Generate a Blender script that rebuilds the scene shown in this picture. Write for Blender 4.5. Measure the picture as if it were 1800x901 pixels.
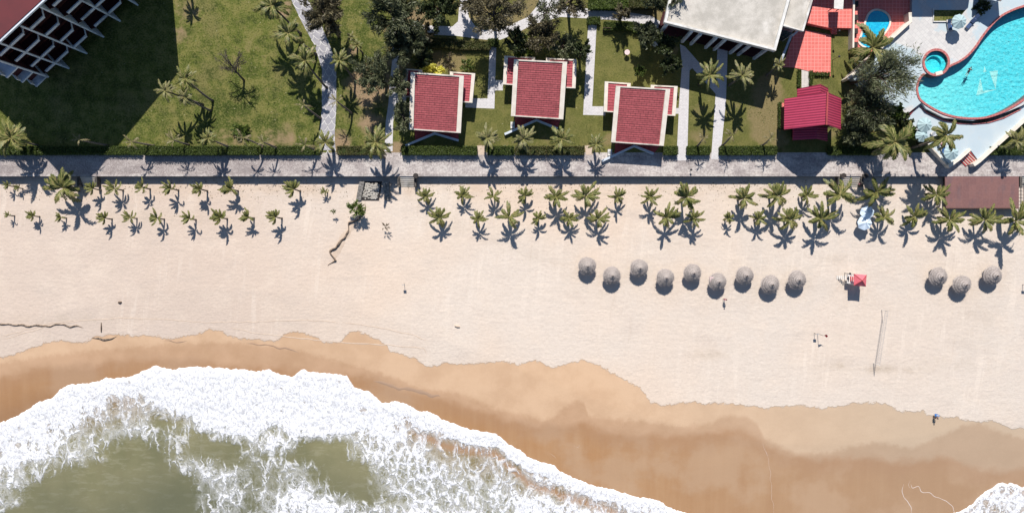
import bpy, bmesh, math, random
import numpy as np
from mathutils import Vector, Matrix
R = math.radians
random.seed(7); rng = np.random.default_rng(7)
scene = bpy.context.scene
for o in list(bpy.data.objects): bpy.data.objects.remove(o)
COL = scene.collection

# ------------------------------------------------------------------ camera
CAM_H = 130.0; FPX = 1300.0; TILT = R(-2.0)
cd = bpy.data.cameras.new('camera'); cam = bpy.data.objects.new('camera', cd); COL.objects.link(cam)
cd.lens = FPX / 1800 * 36; cd.sensor_width = 36; cd.sensor_fit = 'HORIZONTAL'
cd.clip_start = 1; cd.clip_end = 5000
cam.location = (0, 0, CAM_H); cam.rotation_euler = (TILT, 0, 0)
scene.camera = cam

# ------------------------------------------------------------------ light
SUN_DIR = Vector((-0.075, 1.0, 0.985)).normalized()       # towards the sun
elev = math.asin(SUN_DIR.z); azim = math.atan2(SUN_DIR.x, SUN_DIR.y)
w = bpy.data.worlds.new('World'); scene.world = w; w.use_nodes = True
nt = w.node_tree; bg = nt.nodes['Background']
sky = nt.nodes.new('ShaderNodeTexSky'); sky.sky_type = 'NISHITA'; sky.sun_disc = False
sky.sun_elevation = elev; sky.sun_rotation = azim; sky.air_density = 1.0; sky.dust_density = 0.3; sky.ozone_density = 4.0
nt.links.new(sky.outputs[0], bg.inputs[0]); bg.inputs[1].default_value = 0.07
sd = bpy.data.lights.new('sun', 'SUN'); sun = bpy.data.objects.new('sun', sd); COL.objects.link(sun)
sd.energy = 4.6; sd.angle = R(0.5); sd.color = (1.0, 0.955, 0.90)
sun.rotation_euler = SUN_DIR.to_track_quat('Z', 'Y').to_euler(); sun.location = (0, 60, 80)
scene.view_settings.view_transform = 'Standard'; scene.view_settings.look = 'None'
scene.view_settings.gamma = 1; scene.view_settings.exposure = 0.40
scene.view_settings.use_curve_mapping = False
scene.render.engine = 'CYCLES'
scene.cycles.max_bounces = 6; scene.cycles.transparent_max_bounces = 8
scene.cycles.caustics_reflective = False; scene.cycles.caustics_refractive = False

# ------------------------------------------------------------------ survey: plan position of a point known at height z
_ca, _sa = math.cos(TILT), math.sin(TILT)
def A(px, py, z=0.0):
    a = px - 900; b = 450.5 - py
    dx = a; dy = b * _ca + FPX * _sa; dz = b * _sa - FPX * _ca
    t = (z - CAM_H) / dz
    return (dx * t, dy * t)
def A3(px, py, z=0.0):
    x, y = A(px, py, z); return (x, y, z)
def PT(l, z=0.0): return [A(x, y, z) for x, y in l]

# ------------------------------------------------------------------ scene helpers
def tag(o, label=None, cat=None, group=None, kind=None):
    if label: o['label'] = label
    if cat: o['category'] = cat
    if group: o['group'] = group
    if kind: o['kind'] = kind
    return o
def thing(name, loc, label, cat, group=None, rz=0.0):
    o = bpy.data.objects.new(name, None); COL.objects.link(o)
    o.location = loc; o.rotation_euler = (0, 0, rz); o.empty_display_size = .3
    return tag(o, label, cat, group)
class MB:
    def __init__(s): s.v = []; s.f = []; s.uv = {}; s.n = 0
    def add(s, vs, fs):
        b = s.n; s.v.extend(tuple(map(float, p)) for p in vs); s.n += len(vs)
        for f in fs: s.f.append(tuple(b + i for i in f))
        return b
    def box(s, x0, x1, y0, y1, z0, z1):
        s.prism([(x0, y0), (x1, y0), (x1, y1), (x0, y1)], z0, z1)
    def prism(s, pts, z0, z1):
        area = sum(pts[i][0]*pts[(i+1) % len(pts)][1] - pts[(i+1) % len(pts)][0]*pts[i][1] for i in range(len(pts)))
        if area < 0: pts = pts[::-1]
        n = len(pts)
        zt = z1 if hasattr(z1, '__len__') else [z1]*n
        if area < 0 and hasattr(z1, '__len__'): zt = list(z1)[::-1]
        zb = z0 if hasattr(z0, '__len__') else [z0]*n
        if area < 0 and hasattr(z0, '__len__'): zb = list(z0)[::-1]
        vs = [(p[0], p[1], zb[i]) for i, p in enumerate(pts)] + [(p[0], p[1], zt[i]) for i, p in enumerate(pts)]
        fs = [tuple(range(n-1, -1, -1)), tuple(range(n, 2*n))]
        for i in range(n):
            j = (i+1) % n; fs.append((i, j, n+j, n+i))
        s.add(vs, fs)
    def slab(s, q, t):                    # q: 4 top corners 3D ccw
        n = len(q)
        vs = [(p[0], p[1], p[2]-t) for p in q] + [tuple(p) for p in q]
        fs = [tuple(range(n-1, -1, -1)), tuple(range(n, 2*n))]
        for i in range(n):
            j = (i+1) % n; fs.append((i, j, n+j, n+i))
        s.add(vs, fs)
    def bar(s, a, b, w, h=None):          # square bar between 3D points
        h = h or w; a = Vector(a); b = Vector(b); d = (b-a).normalized()
        up = Vector((0, 0, 1)) if abs(d.z) < .95 else Vector((0, 1, 0))
        sx = d.cross(up).normalized()*w/2; sy = sx.cross(d).normalized()*h/2
        vs = [p + q for p in (a, b) for q in (-sx-sy, sx-sy, sx+sy, -sx+sy)]
        s.add(vs, [(0, 1, 2, 3), (7, 6, 5, 4), (0, 4, 5, 1), (1, 5, 6, 2), (2, 6, 7, 3), (3, 7, 4, 0)])
    def tube(s, pts, rad, n=8, cap=True):
        pts = [Vector(p) for p in pts]; m = len(pts); b = s.n; vs = []
        for i, p in enumerate(pts):
            d = (pts[min(i+1, m-1)] - pts[max(i-1, 0)]).normalized()
            up = Vector((1, 0, 0)) if abs(d.x) < .8 else Vector((0, 1, 0))
            sx = d.cross(up).normalized(); sy = d.cross(sx).normalized()
            r = rad[i] if hasattr(rad, '__len__') else rad
            for k in range(n):
                a = 2*math.pi*k/n; vs.append(p + sx*(r*math.cos(a)) + sy*(r*math.sin(a)))
        fs = []
        for i in range(m-1):
            for k in range(n):
                k2 = (k+1) % n; fs.append((i*n+k, i*n+k2, (i+1)*n+k2, (i+1)*n+k))
        if cap: fs.append(tuple(range(n))[::-1]); fs.append(tuple((m-1)*n+k for k in range(n)))
        s.add(vs, fs)
    def cone(s, c, r0, r1, z0, z1, n=16, ph=0.0):
        vs = [(c[0]+r0*math.cos(2*math.pi*k/n+ph), c[1]+r0*math.sin(2*math.pi*k/n+ph), z0) for k in range(n)]
        vs += [(c[0]+r1*math.cos(2*math.pi*k/n+ph), c[1]+r1*math.sin(2*math.pi*k/n+ph), z1) for k in range(n)]
        fs = [tuple(range(n))[::-1], tuple(range(n, 2*n))] + [(k, (k+1) % n, n+(k+1) % n, n+k) for k in range(n)]
        s.add(vs, fs)
    def ball(s, c, r, n=10, m=6, sz=1.0):
        vs = []; fs = []
        for i in range(m+1):
            th = math.pi*i/m
            for k in range(n):
                a = 2*math.pi*k/n
                vs.append((c[0]+r*math.sin(th)*math.cos(a), c[1]+r*math.sin(th)*math.sin(a), c[2]+r*sz*math.cos(th)))
        for i in range(m):
            for k in range(n):
                fs.append((i*n+k, (i+1)*n+k, (i+1)*n+(k+1) % n, i*n+(k+1) % n))
        s.add(vs, fs)
    def build(s, name, mat, parent=None, smooth=False):
        off = np.array(parent_loc(parent))
        me = bpy.data.meshes.new(name)
        me.from_pydata((np.array(s.v) - off).tolist() if parent else s.v, [], s.f); me.update()
        if smooth: me.polygons.foreach_set('use_smooth', [True]*len(me.polygons))
        o = bpy.data.objects.new(name, me); COL.objects.link(o)
        if mat: me.materials.append(mat)
        if parent: o.parent = parent
        return o
def parent_loc(p):
    x = Vector((0, 0, 0))
    while p: x += Vector(p.location); p = p.parent
    return tuple(x)
def struct(o): o['kind'] = 'structure'; return o
def raw_mesh(name, V, F, mat, parent=None, smooth=False, link=True):
    """V (n,3), F (m,k) numpy"""
    me = bpy.data.meshes.new(name)
    V = np.asarray(V, dtype=np.float32); F = np.asarray(F, dtype=np.int32)
    k = F.shape[1]
    me.vertices.add(len(V)); me.vertices.foreach_set('co', V.ravel())
    me.loops.add(F.size); me.loops.foreach_set('vertex_index', F.ravel())
    me.polygons.add(len(F)); me.polygons.foreach_set('loop_start', np.arange(0, F.size, k, dtype=np.int32))
    me.polygons.foreach_set('loop_total', np.full(len(F), k, dtype=np.int32))
    if smooth: me.polygons.foreach_set('use_smooth', np.ones(len(F), dtype=bool))
    me.update(); me.validate()
    if mat: me.materials.append(mat)
    if not link: return me
    o = bpy.data.objects.new(name, me); COL.objects.link(o)
    if parent: o.parent = parent
    return o
def add_attr(me, name, vals):
    a = me.attributes.new(name, 'FLOAT', 'POINT'); a.data.foreach_set('value', np.asarray(vals, dtype=np.float32).ravel())
_tab = rng.random((8, 256, 256))
def vnoise(x, y, seed=0):
    t = _tab[seed % 8]; xi = np.floor(x).astype(int); yi = np.floor(y).astype(int)
    fx = x-xi; fy = y-yi; fx = fx*fx*(3-2*fx); fy = fy*fy*(3-2*fy)
    g = lambda a, b: t[a % 256, b % 256]
    return (g(xi, yi)*(1-fx)+g(xi+1, yi)*fx)*(1-fy) + (g(xi, yi+1)*(1-fx)+g(xi+1, yi+1)*fx)*fy
def fbm(x, y, o=4, seed=0):
    v = 0; a = .5; s = 0
    for i in range(o):
        v = v + a*vnoise(x*2**i+13.7*i, y*2**i+7.1*i, seed+i); s += a; a *= .5
    return v/s

# ------------------------------------------------------------------ materials
class NT:
    def __init__(s, name):
        s.m = bpy.data.materials.new(name); s.m.use_nodes = True; s.t = s.m.node_tree
        s.b = s.t.nodes['Principled BSDF']; s.out = s.t.nodes['Material Output']
        s._c = None
    def n(s, kind, **kw):
        d = s.t.nodes.new(kind)
        for k, v in kw.items(): setattr(d, k, v)
        return d
    def l(s, a, b): s.t.links.new(a, b)
    def coord(s):
        if not s._c: s._c = s.n('ShaderNodeTexCoord').outputs['Object']
        return s._c
    def mapped(s, sc=(1, 1, 1), rot=0.0, loc=(0, 0, 0), src=None):
        m = s.n('ShaderNodeMapping'); m.inputs['Scale'].default_value = sc; m.inputs['Rotation'].default_value = (0, 0, rot)
        m.inputs['Location'].default_value = loc
        s.l(src or s.coord(), m.inputs[0]); return m.outputs[0]
    def noise(s, scale, detail=4, rough=.55, src=None, dist=0.0):
        d = s.n('ShaderNodeTexNoise'); d.inputs['Scale'].default_value = scale; d.inputs['Detail'].default_value = detail
        d.inputs['Roughness'].default_value = rough; d.inputs['Distortion'].default_value = dist
        s.l(src or s.coord(), d.inputs['Vector']); return d.outputs['Fac']
    def vor(s, scale, feature='F1', out='Distance', src=None, rnd=1.0):
        d = s.n('ShaderNodeTexVoronoi', feature=feature); d.inputs['Scale'].default_value = scale
        d.inputs['Randomness'].default_value = rnd
        s.l(src or s.coord(), d.inputs['Vector']); return d.outputs[out]
    def attr(s, name):
        d = s.n('ShaderNodeAttribute'); d.attribute_name = name; return d.outputs['Fac']
    def math(s, op, a, b=None, c=None, clamp=False):
        d = s.n('ShaderNodeMath', operation=op); d.use_clamp = clamp
        for i, v in enumerate((a, b, c)):
            if v is None: continue
            if isinstance(v, (int, float)): d.inputs[i].default_value = v
            else: s.l(v, d.inputs[i])
        return d.outputs[0]
    def ss(s, v, lo, hi, a=0.0, b=1.0):
        d = s.n('ShaderNodeMapRange', interpolation_type='SMOOTHSTEP')
        s.l(v, d.inputs[0]) if not isinstance(v, (int, float)) else None
        for i, q in ((1, lo), (2, hi), (3, a), (4, b)):
            if isinstance(q, (int, float)): d.inputs[i].default_value = q
            else: s.l(q, d.inputs[i])
        return d.outputs[0]
    def mix(s, f, a, b, mode='MIX'):
        d = s.n('ShaderNodeMix', data_type='RGBA', blend_type=mode)
        if isinstance(f, (int, float)): d.inputs[0].default_value = f
        else: s.l(f, d.inputs[0])
        for i, v in ((6, a), (7, b)):
            if isinstance(v, tuple): d.inputs[i].default_value = (*v, 1) if len(v) == 3 else v
            else: s.l(v, d.inputs[i])
        return d.outputs[2]
    def ramp(s, f, stops):
        d = s.n('ShaderNodeValToRGB'); e = d.color_ramp.elements
        while len(e) < len(stops): e.new(.5)
        for i, (p, c) in enumerate(stops): e[i].position = p; e[i].color = (*c, 1)
        s.l(f, d.inputs[0]); return d.outputs[0]
    def bump(s, h, strength=.5, dist=.05):
        d = s.n('ShaderNodeBump'); d.inputs['Strength'].default_value = strength; d.inputs['Distance'].default_value = dist
        s.l(h, d.inputs['Height']); s.l(d.outputs[0], s.b.inputs['Normal']); return d
    def col(s, c):
        if isinstance(c, tuple): s.b.inputs['Base Color'].default_value = (*c, 1)
        else: s.l(c, s.b.inputs['Base Color'])
    def rough(s, r):
        if isinstance(r, (int, float)): s.b.inputs['Roughness'].default_value = r
        else: s.l(r, s.b.inputs['Roughness'])
    def spec(s, v): s.b.inputs['Specular IOR Level'].default_value = v
def mottled(name, c1, c2, scale=2.0, rough=.8, bump=.3, c3=None, bd=.03, spec=.3, fine=12.0):
    t = NT(name); n1 = t.noise(scale, 6, .6); n2 = t.noise(fine, 3, .6)
    c = t.mix(t.ss(n1, .35, .65), c1, c2)
    if c3: c = t.mix(t.ss(t.noise(scale*.27, 5, .6), .55, .68), c, c3)
    c = t.mix(.35, c, t.mix(t.ss(n2, .3, .7), (.35, .35, .35), (.65, .65, .65)), 'OVERLAY')
    t.col(c); t.rough(rough); t.spec(spec); t.bump(n2, bump, bd); return t.m

M = {}
M['white'] = mottled('white_paint', (.72, .70, .66), (.60, .58, .54), 1.2, .6, .15, (.45, .43, .39))
M['cream'] = mottled('cream_plaster', (.78, .71, .61), (.70, .62, .52), 1.0, .7, .2, (.46, .42, .35))
M['bluewhite'] = mottled('pale_blue_paint', (.62, .66, .70), (.54, .59, .64), .9, .6, .15, (.3, .34, .38))
M['concrete_roof'] = mottled('roof_screed', (.56, .52, .46), (.42, .39, .34), .45, .85, .3, (.66, .62, .56))
M['maroon'] = mottled('maroon_wall', (.06, .014, .016), (.045, .011, .013), 1.5, .8, .2)
M['wood_dark'] = mottled('dark_timber', (.08, .045, .03), (.05, .03, .02), 3, .7, .3)
M['metal_dark'] = mottled('dark_metal', (.04, .04, .045), (.03, .03, .035), 4, .5, .1)
M['steel'] = mottled('grey_steel', (.35, .36, .38), (.28, .29, .3), 4, .4, .1)
M['stone'] = mottled('dark_stone', (.13, .115, .10), (.05, .045, .042), 3.5, .9, .8, (.20, .18, .15), bd=.1)
M['ramp_stone'] = mottled('ramp_stone', (.30, .28, .25), (.12, .11, .10), 3.5, .9, .8, bd=.1)
M['pipe'] = mottled('black_planter', (.03, .025, .025), (.05, .04, .035), 4, .8, .3)
M['glass'] = mottled('window_glass', (.05, .07, .09), (.03, .04, .06), 1, .15, .02)
M['red_sheet'] = None
M['skin'] = mottled('skin', (.42, .24, .16), (.38, .21, .14), 8, .6, .05)
M['hair'] = mottled('black_hair', (.02, .015, .012), (.03, .02, .015), 30, .6, .3)
def cloth(name, c): return mottled(name, c, tuple(x*.85 for x in c), 5, .85, .15)
M['cloth_blue'] = cloth('blue_cloth', (.04, .20, .55)); M['cloth_dark'] = cloth('dark_cloth', (.03, .03, .04))
M['cloth_pink'] = cloth('pink_cloth', (.72, .28, .34)); M['cloth_white'] = cloth('white_cloth', (.75, .75, .75))
M['cloth_red'] = cloth('red_cloth', (.65, .03, .05)); M['towel'] = cloth('pale_pink_towel', (.8, .6, .58))
M['canvas_aqua'] = mottled('aqua_canvas', (.40, .52, .53), (.34, .46, .48), 1.5, .85, .15)
M['canvas_blue'] = mottled('pale_blue_canvas', (.70, .80, .90), (.60, .72, .84), 1.2, .85, .3)
M['lounger'] = cloth('navy_lounger', (.06, .10, .2))
M['bark'] = mottled('bark', (.16, .11, .08), (.09, .065, .05), 6, .95, .8, bd=.05)
M['palm_bark'] = mottled('palm_bark', (.20, .165, .13), (.10, .08, .065), 5, .95, .8, bd=.05)
M['branch_grey'] = mottled('grey_branches', (.12, .10, .085), (.08, .065, .055), 6, .95, .5)

def leafmat(name, a, b, c, dead=None, trans=.25):
    t = NT(name); g = t.n('ShaderNodeNewGeometry'); r = g.outputs['Random Per Island']
    st = [(0, a), (.5, b), (1, c)]
    if dead: st = [(0, a), (.42, b), (.80, c), (.94, dead)]
    cc = t.ramp(r, st); t.col(cc); t.rough(.5); t.spec(.35)
    tr = t.n('ShaderNodeBsdfTranslucent'); t.l(cc, tr.inputs[0])
    mx = t.n('ShaderNodeMixShader'); mx.inputs[0].default_value = trans
    t.l(t.b.outputs[0], mx.inputs[1]); t.l(tr.outputs[0], mx.inputs[2]); t.l(mx.outputs[0], t.out.inputs[0]); return t.m
M['palm'] = leafmat('palm_leaf', (.06, .08, .018), (.12, .14, .032), (.235, .235, .07), (.30, .23, .10))
M['palm_pale'] = leafmat('pale_palm_leaf', (.085, .10, .03), (.16, .165, .055), (.29, .27, .11), (.34, .27, .15))
M['palm_dry'] = leafmat('dry_palm_leaf', (.11, .10, .045), (.18, .155, .08), (.27, .22, .12), (.32, .23, .15))
M['palm_rib'] = mottled('palm_rib', (.30, .27, .10), (.22, .20, .07), 4, .6, .1)
M['casuarina'] = leafmat('casuarina_needles', (.05, .06, .028), (.09, .105, .05), (.17, .18, .095))
M['greygreen'] = leafmat('grey_green_leaves', (.075, .09, .042), (.13, .145, .072), (.22, .235, .13))
M['dark_leaf'] = leafmat('dark_leaves', (.03, .04, .018), (.05, .07, .025), (.10, .12, .04))
M['brown_leaf'] = leafmat('brown_green_leaves', (.08, .07, .04), (.13, .11, .06), (.20, .17, .09))
M['bright_leaf'] = leafmat('bright_leaves', (.055, .09, .015), (.10, .15, .025), (.19, .24, .05))
M['hedge'] = leafmat('hedge_leaves', (.04, .065, .012), (.075, .11, .02), (.13, .165, .035))
M['hedge_brown'] = leafmat('olive_hedge_leaves', (.06, .065, .02), (.11, .11, .035), (.17, .15, .06))
M['yellow_leaf'] = leafmat('yellow_leaves', (.55, .50, .05), (.70, .64, .10), (.85, .80, .25))
M['hedge_core'] = mottled('hedge_twigs', (.03, .045, .012), (.045, .06, .015), 4, .95, .3)
M['litter'] = leafmat('dry_litter', (.10, .07, .04), (.22, .17, .10), (.16, .17, .06))

def tilemat(name, c1, c2, mortar, w, h, ms=.03, scale=1.0, bump=.3, off=.5, rough=.7, uv=True, stain=(.12, .03, .03), stain_amt=.5):
    t = NT(name); src = t.n('ShaderNodeTexCoord').outputs['UV' if uv else 'Object']
    b = t.n('ShaderNodeTexBrick'); t.l(src, b.inputs['Vector'])
    b.inputs['Color1'].default_value = (*c1, 1); b.inputs['Color2'].default_value = (*c2, 1); b.inputs['Mortar'].default_value = (*mortar, 1)
    b.inputs['Scale'].default_value = scale; b.inputs['Mortar Size'].default_value = ms; b.inputs['Brick Width'].default_value = w
    b.inputs['Row Height'].default_value = h; b.offset = off; b.inputs['Mortar Smooth'].default_value = .1
    n = t.noise(.6, 6, .65); streak = t.noise(1.0, 5, .6, src=t.mapped((1.3, .22, 1)))
    c = t.mix(t.ss(t.math('MULTIPLY', n, streak), .24, .42, 0, stain_amt), b.outputs['Color'], stain)
    c = t.mix(t.ss(t.noise(3.0, 4, .6), .3, .7, 0, .25), c, tuple(min(1, x*1.35+.02) for x in c1))
    t.col(c); t.rough(rough); t.spec(.3); t.bump(t.math('SUBTRACT', 1.0, b.outputs['Fac']), bump, .03); return t.m
M['roof_tile'] = tilemat('red_roof_tile', (.36, .080, .088), (.295, .060, .068), (.13, .03, .035), .85, .45, .035)
M['roof_tile_wing'] = tilemat('red_wing_tile', (.42, .085, .10), (.37, .07, .085), (.18, .035, .04), .85, .45, .03, stain_amt=.3)
M['salmon_tile'] = tilemat('salmon_paving_tile', (.68, .17, .145), (.62, .145, .12), (.78, .30, .26), .62, .62, .05, off=0, uv=False, stain=(.45, .12, .09), stain_amt=.35)
M['red_step'] = mottled('red_tiled_step', (.40, .07, .07), (.34, .055, .055), 2, .6, .2, (.25, .05, .05))
M['coping'] = tilemat('red_coping', (.42, .12, .11), (.36, .095, .09), (.55, .26, .23), .5, .5, .03, uv=False, off=0, stain_amt=.2)
M['paver'] = tilemat('pale_block_paving', (.60, .575, .57), (.53, .51, .51), (.42, .40, .40), .5, .25, .02, uv=False, stain=(.36, .34, .33), stain_amt=.5)
M['paver_warm'] = tilemat('warm_block_paving', (.58, .54, .50), (.50, .47, .44), (.38, .36, .33), .6, .6, .02, uv=False, off=0, stain=(.36, .33, .30), stain_amt=.6)
M['maroon_deck'] = tilemat('worn_maroon_deck', (.20, .10, .09), (.17, .085, .08), (.22, .12, .11), 1.2, 1.2, .015, uv=False, off=0, stain=(.13, .085, .09), stain_amt=.8)

# terrace paint: pale blue-grey with worn cream patches
t = NT('terrace_paving'); n = t.noise(.10, 6, .62, dist=.4); b = t.n('ShaderNodeTexBrick'); t.l(t.mapped(rot=.78), b.inputs['Vector'])
b.inputs['Scale'].default_value = 1; b.inputs['Brick Width'].default_value = .7; b.inputs['Row Height'].default_value = .7; b.inputs['Mortar Size'].default_value = .02
b.inputs['Color1'].default_value = (.62, .60, .57, 1); b.inputs['Color2'].default_value = (.55, .53, .51, 1); b.inputs['Mortar'].default_value = (.46, .44, .43, 1)
c = t.mix(t.ss(n, .47, .53), b.outputs['Color'], (.46, .54, .57)); c = t.mix(t.ss(t.noise(1.2, 6, .7), .5, .75, 0, .4), c, (.40, .42, .42))
t.col(c); t.rough(.75); t.spec(.3); M['terrace'] = t.m
t = NT('lower_terrace_paving'); c = t.mix(t.ss(t.noise(.3, 6, .6), .4, .65), (.44, .52, .56), (.50, .56, .58)); c = t.mix(t.ss(t.noise(1.2, 6, .7), .5, .75, 0, .4), c, (.40, .44, .45))
t.col(c); t.rough(.75); t.spec(.3); M['terrace_low'] = t.m

# corrugated red roof
def sheetmat(name, c1, c2, rib):
    t = NT(name); src = t.n('ShaderNodeTexCoord').outputs['UV']
    wv = t.n('ShaderNodeTexWave', wave_type='BANDS', bands_direction='Y'); wv.inputs['Scale'].default_value = rib; t.l(src, wv.inputs['Vector'])
    c = t.mix(t.ss(wv.outputs['Fac'], .2, .8), c1, c2); c = t.mix(t.ss(t.noise(.8, 5, .6), .45, .75, 0, .35), c, (.30, .03, .06))
    t.col(c); t.rough(.45); t.spec(.4); t.bump(wv.outputs['Fac'], .8, .05); return t.m
M['red_sheet'] = sheetmat('red_ribbed_sheet', (.30, .03, .07), (.52, .06, .115), .75)
t = NT('hotel_roof'); c = t.mix(t.ss(t.noise(.25, 5, .6), .35, .7), (.115, .012, .016), (.085, .009, .013)); t.col(c); t.rough(.75); M['hotel_roof'] = t.m

# thatch
t = NT('thatch'); wv = t.n('ShaderNodeTexWave', wave_type='RINGS', rings_direction='Z'); wv.inputs['Scale'].default_value = 1.15; wv.inputs['Distortion'].default_value = 2.5; wv.inputs['Detail'].default_value = 3
t.l(t.coord(), wv.inputs['Vector']); n = t.noise(9, 4, .7)
c = t.mix(t.ss(wv.outputs['Fac'], .1, .9), (.31, .27, .245), (.45, .40, .37)); c = t.mix(t.ss(n, .42, .6, 0, .5), c, (.20, .165, .15))
t.col(c); t.rough(.95); t.spec(.1); t.bump(n, .6, .06); M['thatch'] = t.m

# pool materials
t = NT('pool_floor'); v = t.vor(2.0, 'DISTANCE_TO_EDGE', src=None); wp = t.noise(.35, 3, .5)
sx_ = t.n('ShaderNodeSeparateXYZ'); t.l(t.coord(), sx_.inputs[0]); c = t.mix(t.ss(t.math('ADD', sx_.outputs[0], t.math('MULTIPLY', wp, 3)), -6, 7), (.42, .88, .90), (.22, .78, .88)); c = t.mix(t.ss(t.noise(2.2, 3, .6, dist=.8), .50, .60, 0, .35), c, (.62, .95, .96))  # pale blotches put into the floor colour for light rippling through water
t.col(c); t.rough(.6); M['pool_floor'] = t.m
t = NT('pool_mosaic'); t.col((.95, .95, .90)); t.rough(.6); M['pool_mosaic'] = t.m
def watermat(name, tint):
    t = NT(name); t.t.nodes.remove(t.b)
    tr = t.n('ShaderNodeBsdfTransparent'); gl = t.n('ShaderNodeBsdfGlossy'); gl.inputs['Roughness'].default_value = .08
    n1 = t.vor(1.25, 'SMOOTH_F1', src=t.mapped((1, 1.3, 1), .5)); n2 = t.noise(2.6, 3, .6, dist=1.2)
    bp = t.n('ShaderNodeBump'); bp.inputs['Strength'].default_value = .3; bp.inputs['Distance'].default_value = .08
    t.l(t.math('ADD', n1, t.math('MULTIPLY', n2, .8)), bp.inputs['Height']); t.l(bp.outputs[0], gl.inputs['Normal'])
    # tint varies with the ripple noise
    c = t.mix(t.ss(n2, .42, .60), tuple(x*.94 for x in tint), tuple(min(1, x*1.12+.03) for x in tint)); t.l(c, tr.inputs[0])
    fr = t.n('ShaderNodeFresnel'); fr.inputs['IOR'].default_value = 1.33; t.l(bp.outputs[0], fr.inputs['Normal'])
    mx = t.n('ShaderNodeMixShader'); t.l(fr.outputs[0], mx.inputs[0]); t.l(tr.outputs[0], mx.inputs[1]); t.l(gl.outputs[0], mx.inputs[2])
    t.l(mx.outputs[0], t.out.inputs[0]); return t.m
M['pool_water'] = watermat('pool_water', (.60, .97, .99))
M['pool_water_deep'] = watermat('deep_pool_water', (.42, .88, .97))
M['pool_water_light'] = watermat('shallow_pool_water', (.40, .97, .99))

# ------------------------------------------------------------------ traced shore curves (ground plan)
Zb = -1.15
D1 = [(-300,640),(0,628),(20,625),(60,610),(85,602),(115,600),(150,603),(165,592),(200,588),(230,590),(270,590),(300,597),(350,586),(365,579),(385,582),(400,590),(420,597),(450,597),(480,600),(500,588),(515,581),(540,588),(560,595),(568,604),(598,602),(608,590),(622,580),(650,592),(665,596),(680,607),(685,617),(715,627),(730,630),(752,646),(765,643),(785,637),(800,641),(830,639),(860,637),(890,636),(912,641),(935,635),(950,636),(965,644),(980,646),(1000,637),(1020,634),(1040,637),(1065,650),(1100,668),(1125,683),(1138,697),(1143,708),(1165,712),(1180,712),(1195,706),(1220,706),(1250,709),(1290,709),(1310,712),(1340,716),(1380,714),(1410,712),(1425,715),(1450,718),(1475,713),(1500,708),(1540,707),(1560,710),(1585,724),(1600,721),(1620,722),(1635,730),(1680,733),(1705,740),(1725,741),(1740,739),(1760,745),(1780,755),(1800,753),(2100,790)]
D2 = [(-300,690),(0,663),(33,653),(57,645),(83,643),(110,646),(133,640),(167,635),(200,632),(233,628),(267,628),(300,632),(333,632),(400,638),(500,645),(600,655),(660,664),(700,680),(750,692),(800,706),(887,732),(944,742),(985,744),(1028,741),(1060,754),(1117,758),(1200,761),(1225,762),(1260,755),(1300,750),(1330,762),(1345,776),(1375,792),(1425,802),(1500,800),(1530,800),(1565,807),(1600,807),(1625,802),(1675,802),(1710,820),(1750,825),(1800,820),(2100,860)]
DB = [(-300,660),(0,640),(60,628),(150,618),(300,606),(350,603),(450,606),(520,616),(580,632),(640,648),(700,668),(740,684),(800,690),(870,718),(950,738),(972,735),(992,716),(1016,702),(1028,710),(1033,730),(1060,735),(1100,738),(1150,742),(1200,750),(1220,747),(1250,745),(1262,735),(1285,730),(1310,731),(1330,745),(1343,770),(1400,798),(1450,796),(1480,788),(1530,778),(1560,780),(1600,788),(1650,768),(1690,748),(1720,743),(1760,760),(1800,770),(2100,800)]
FR = [(-400,830),(-200,790),(0,744),(22,736),(53,718),(67,707),(89,702),(107,685),(129,676),(156,676),(187,665.5),(222,665),(249,656),(271,645),(303,650),(338,645),(374,647),(400,650),(430,651),(453,655),(472,650),(487,658),(513,663),(532,650),(548,656),(574,656),(610,662),(623,681),(650,690),(672,709),(695,707),(714,711),(737,724),(752,723),(778,738),(809,751),(850,760),(873,765),(890,780),(917,794),(927,804),(950,812),(974,820),(984,830),(1007,840),(1034,852),(1067,860),(1094,867),(1120,875),(1157,880),(1171,889),(1194,899),(1250,915),(1400,930),(1560,925),(1650,914),(1690,900),(1711,887.5),(1717.5,878),(1739,860),(1757,850),(1781,851),(1797,858),(1830,850),(1900,842),(2100,850)]
def curve(tr, z):
    p = np.array([A(x, y, z) for x, y in tr]); return p[:, 0], p[:, 1]
d1x, d1y = curve(D1, Zb-.2); d2x, d2y = curve(D2, Zb-.4); dbx, dby = curve(DB, Zb-.3); frx, fry = curve(FR, Zb-.7)
_sx = np.linspace(-140, 140, 1401); _sy = np.interp(_sx, frx, fry)
k = np.exp(-.5*(np.arange(-150, 151)/60.)**2); k /= k.sum(); _ss = np.convolve(np.pad(_sy, 150, mode='edge'), k, mode='valid')
def F_s(x): return np.interp(x, _sx, _ss)
WALL_Y = A(900, 306.5, 0)[1]
def beach_z(x, y):
    s = np.maximum(0, F_s(x) + 15 - y)
    z = Zb - .045*s - .0015*s*np.minimum(s, 20)*0.4
    z = z + .10*(fbm(x/9, y/6, 3, 1)-.5)*np.clip((WALL_Y-1.5-y)/3, 0, 1) + .035*(fbm(x/1.3, y/1.0, 3, 3)-.5)*np.clip((F_s(x)+14-y)/-6, 0, 1)
    return z

def grid_mesh(name, xs, ys, zf, mat):
    X, Y = np.meshgrid(xs, ys); Z = zf(X, Y); V = np.stack([X, Y, Z], -1).reshape(-1, 3)
    ny, nx = X.shape; i = np.arange(ny*nx).reshape(ny, nx)
    Fq = np.stack([i[:-1, :-1], i[:-1, 1:], i[1:, 1:], i[1:, :-1]], -1).reshape(-1, 4)
    o = raw_mesh(name, V, Fq, mat, smooth=True); return o, X, Y

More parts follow.
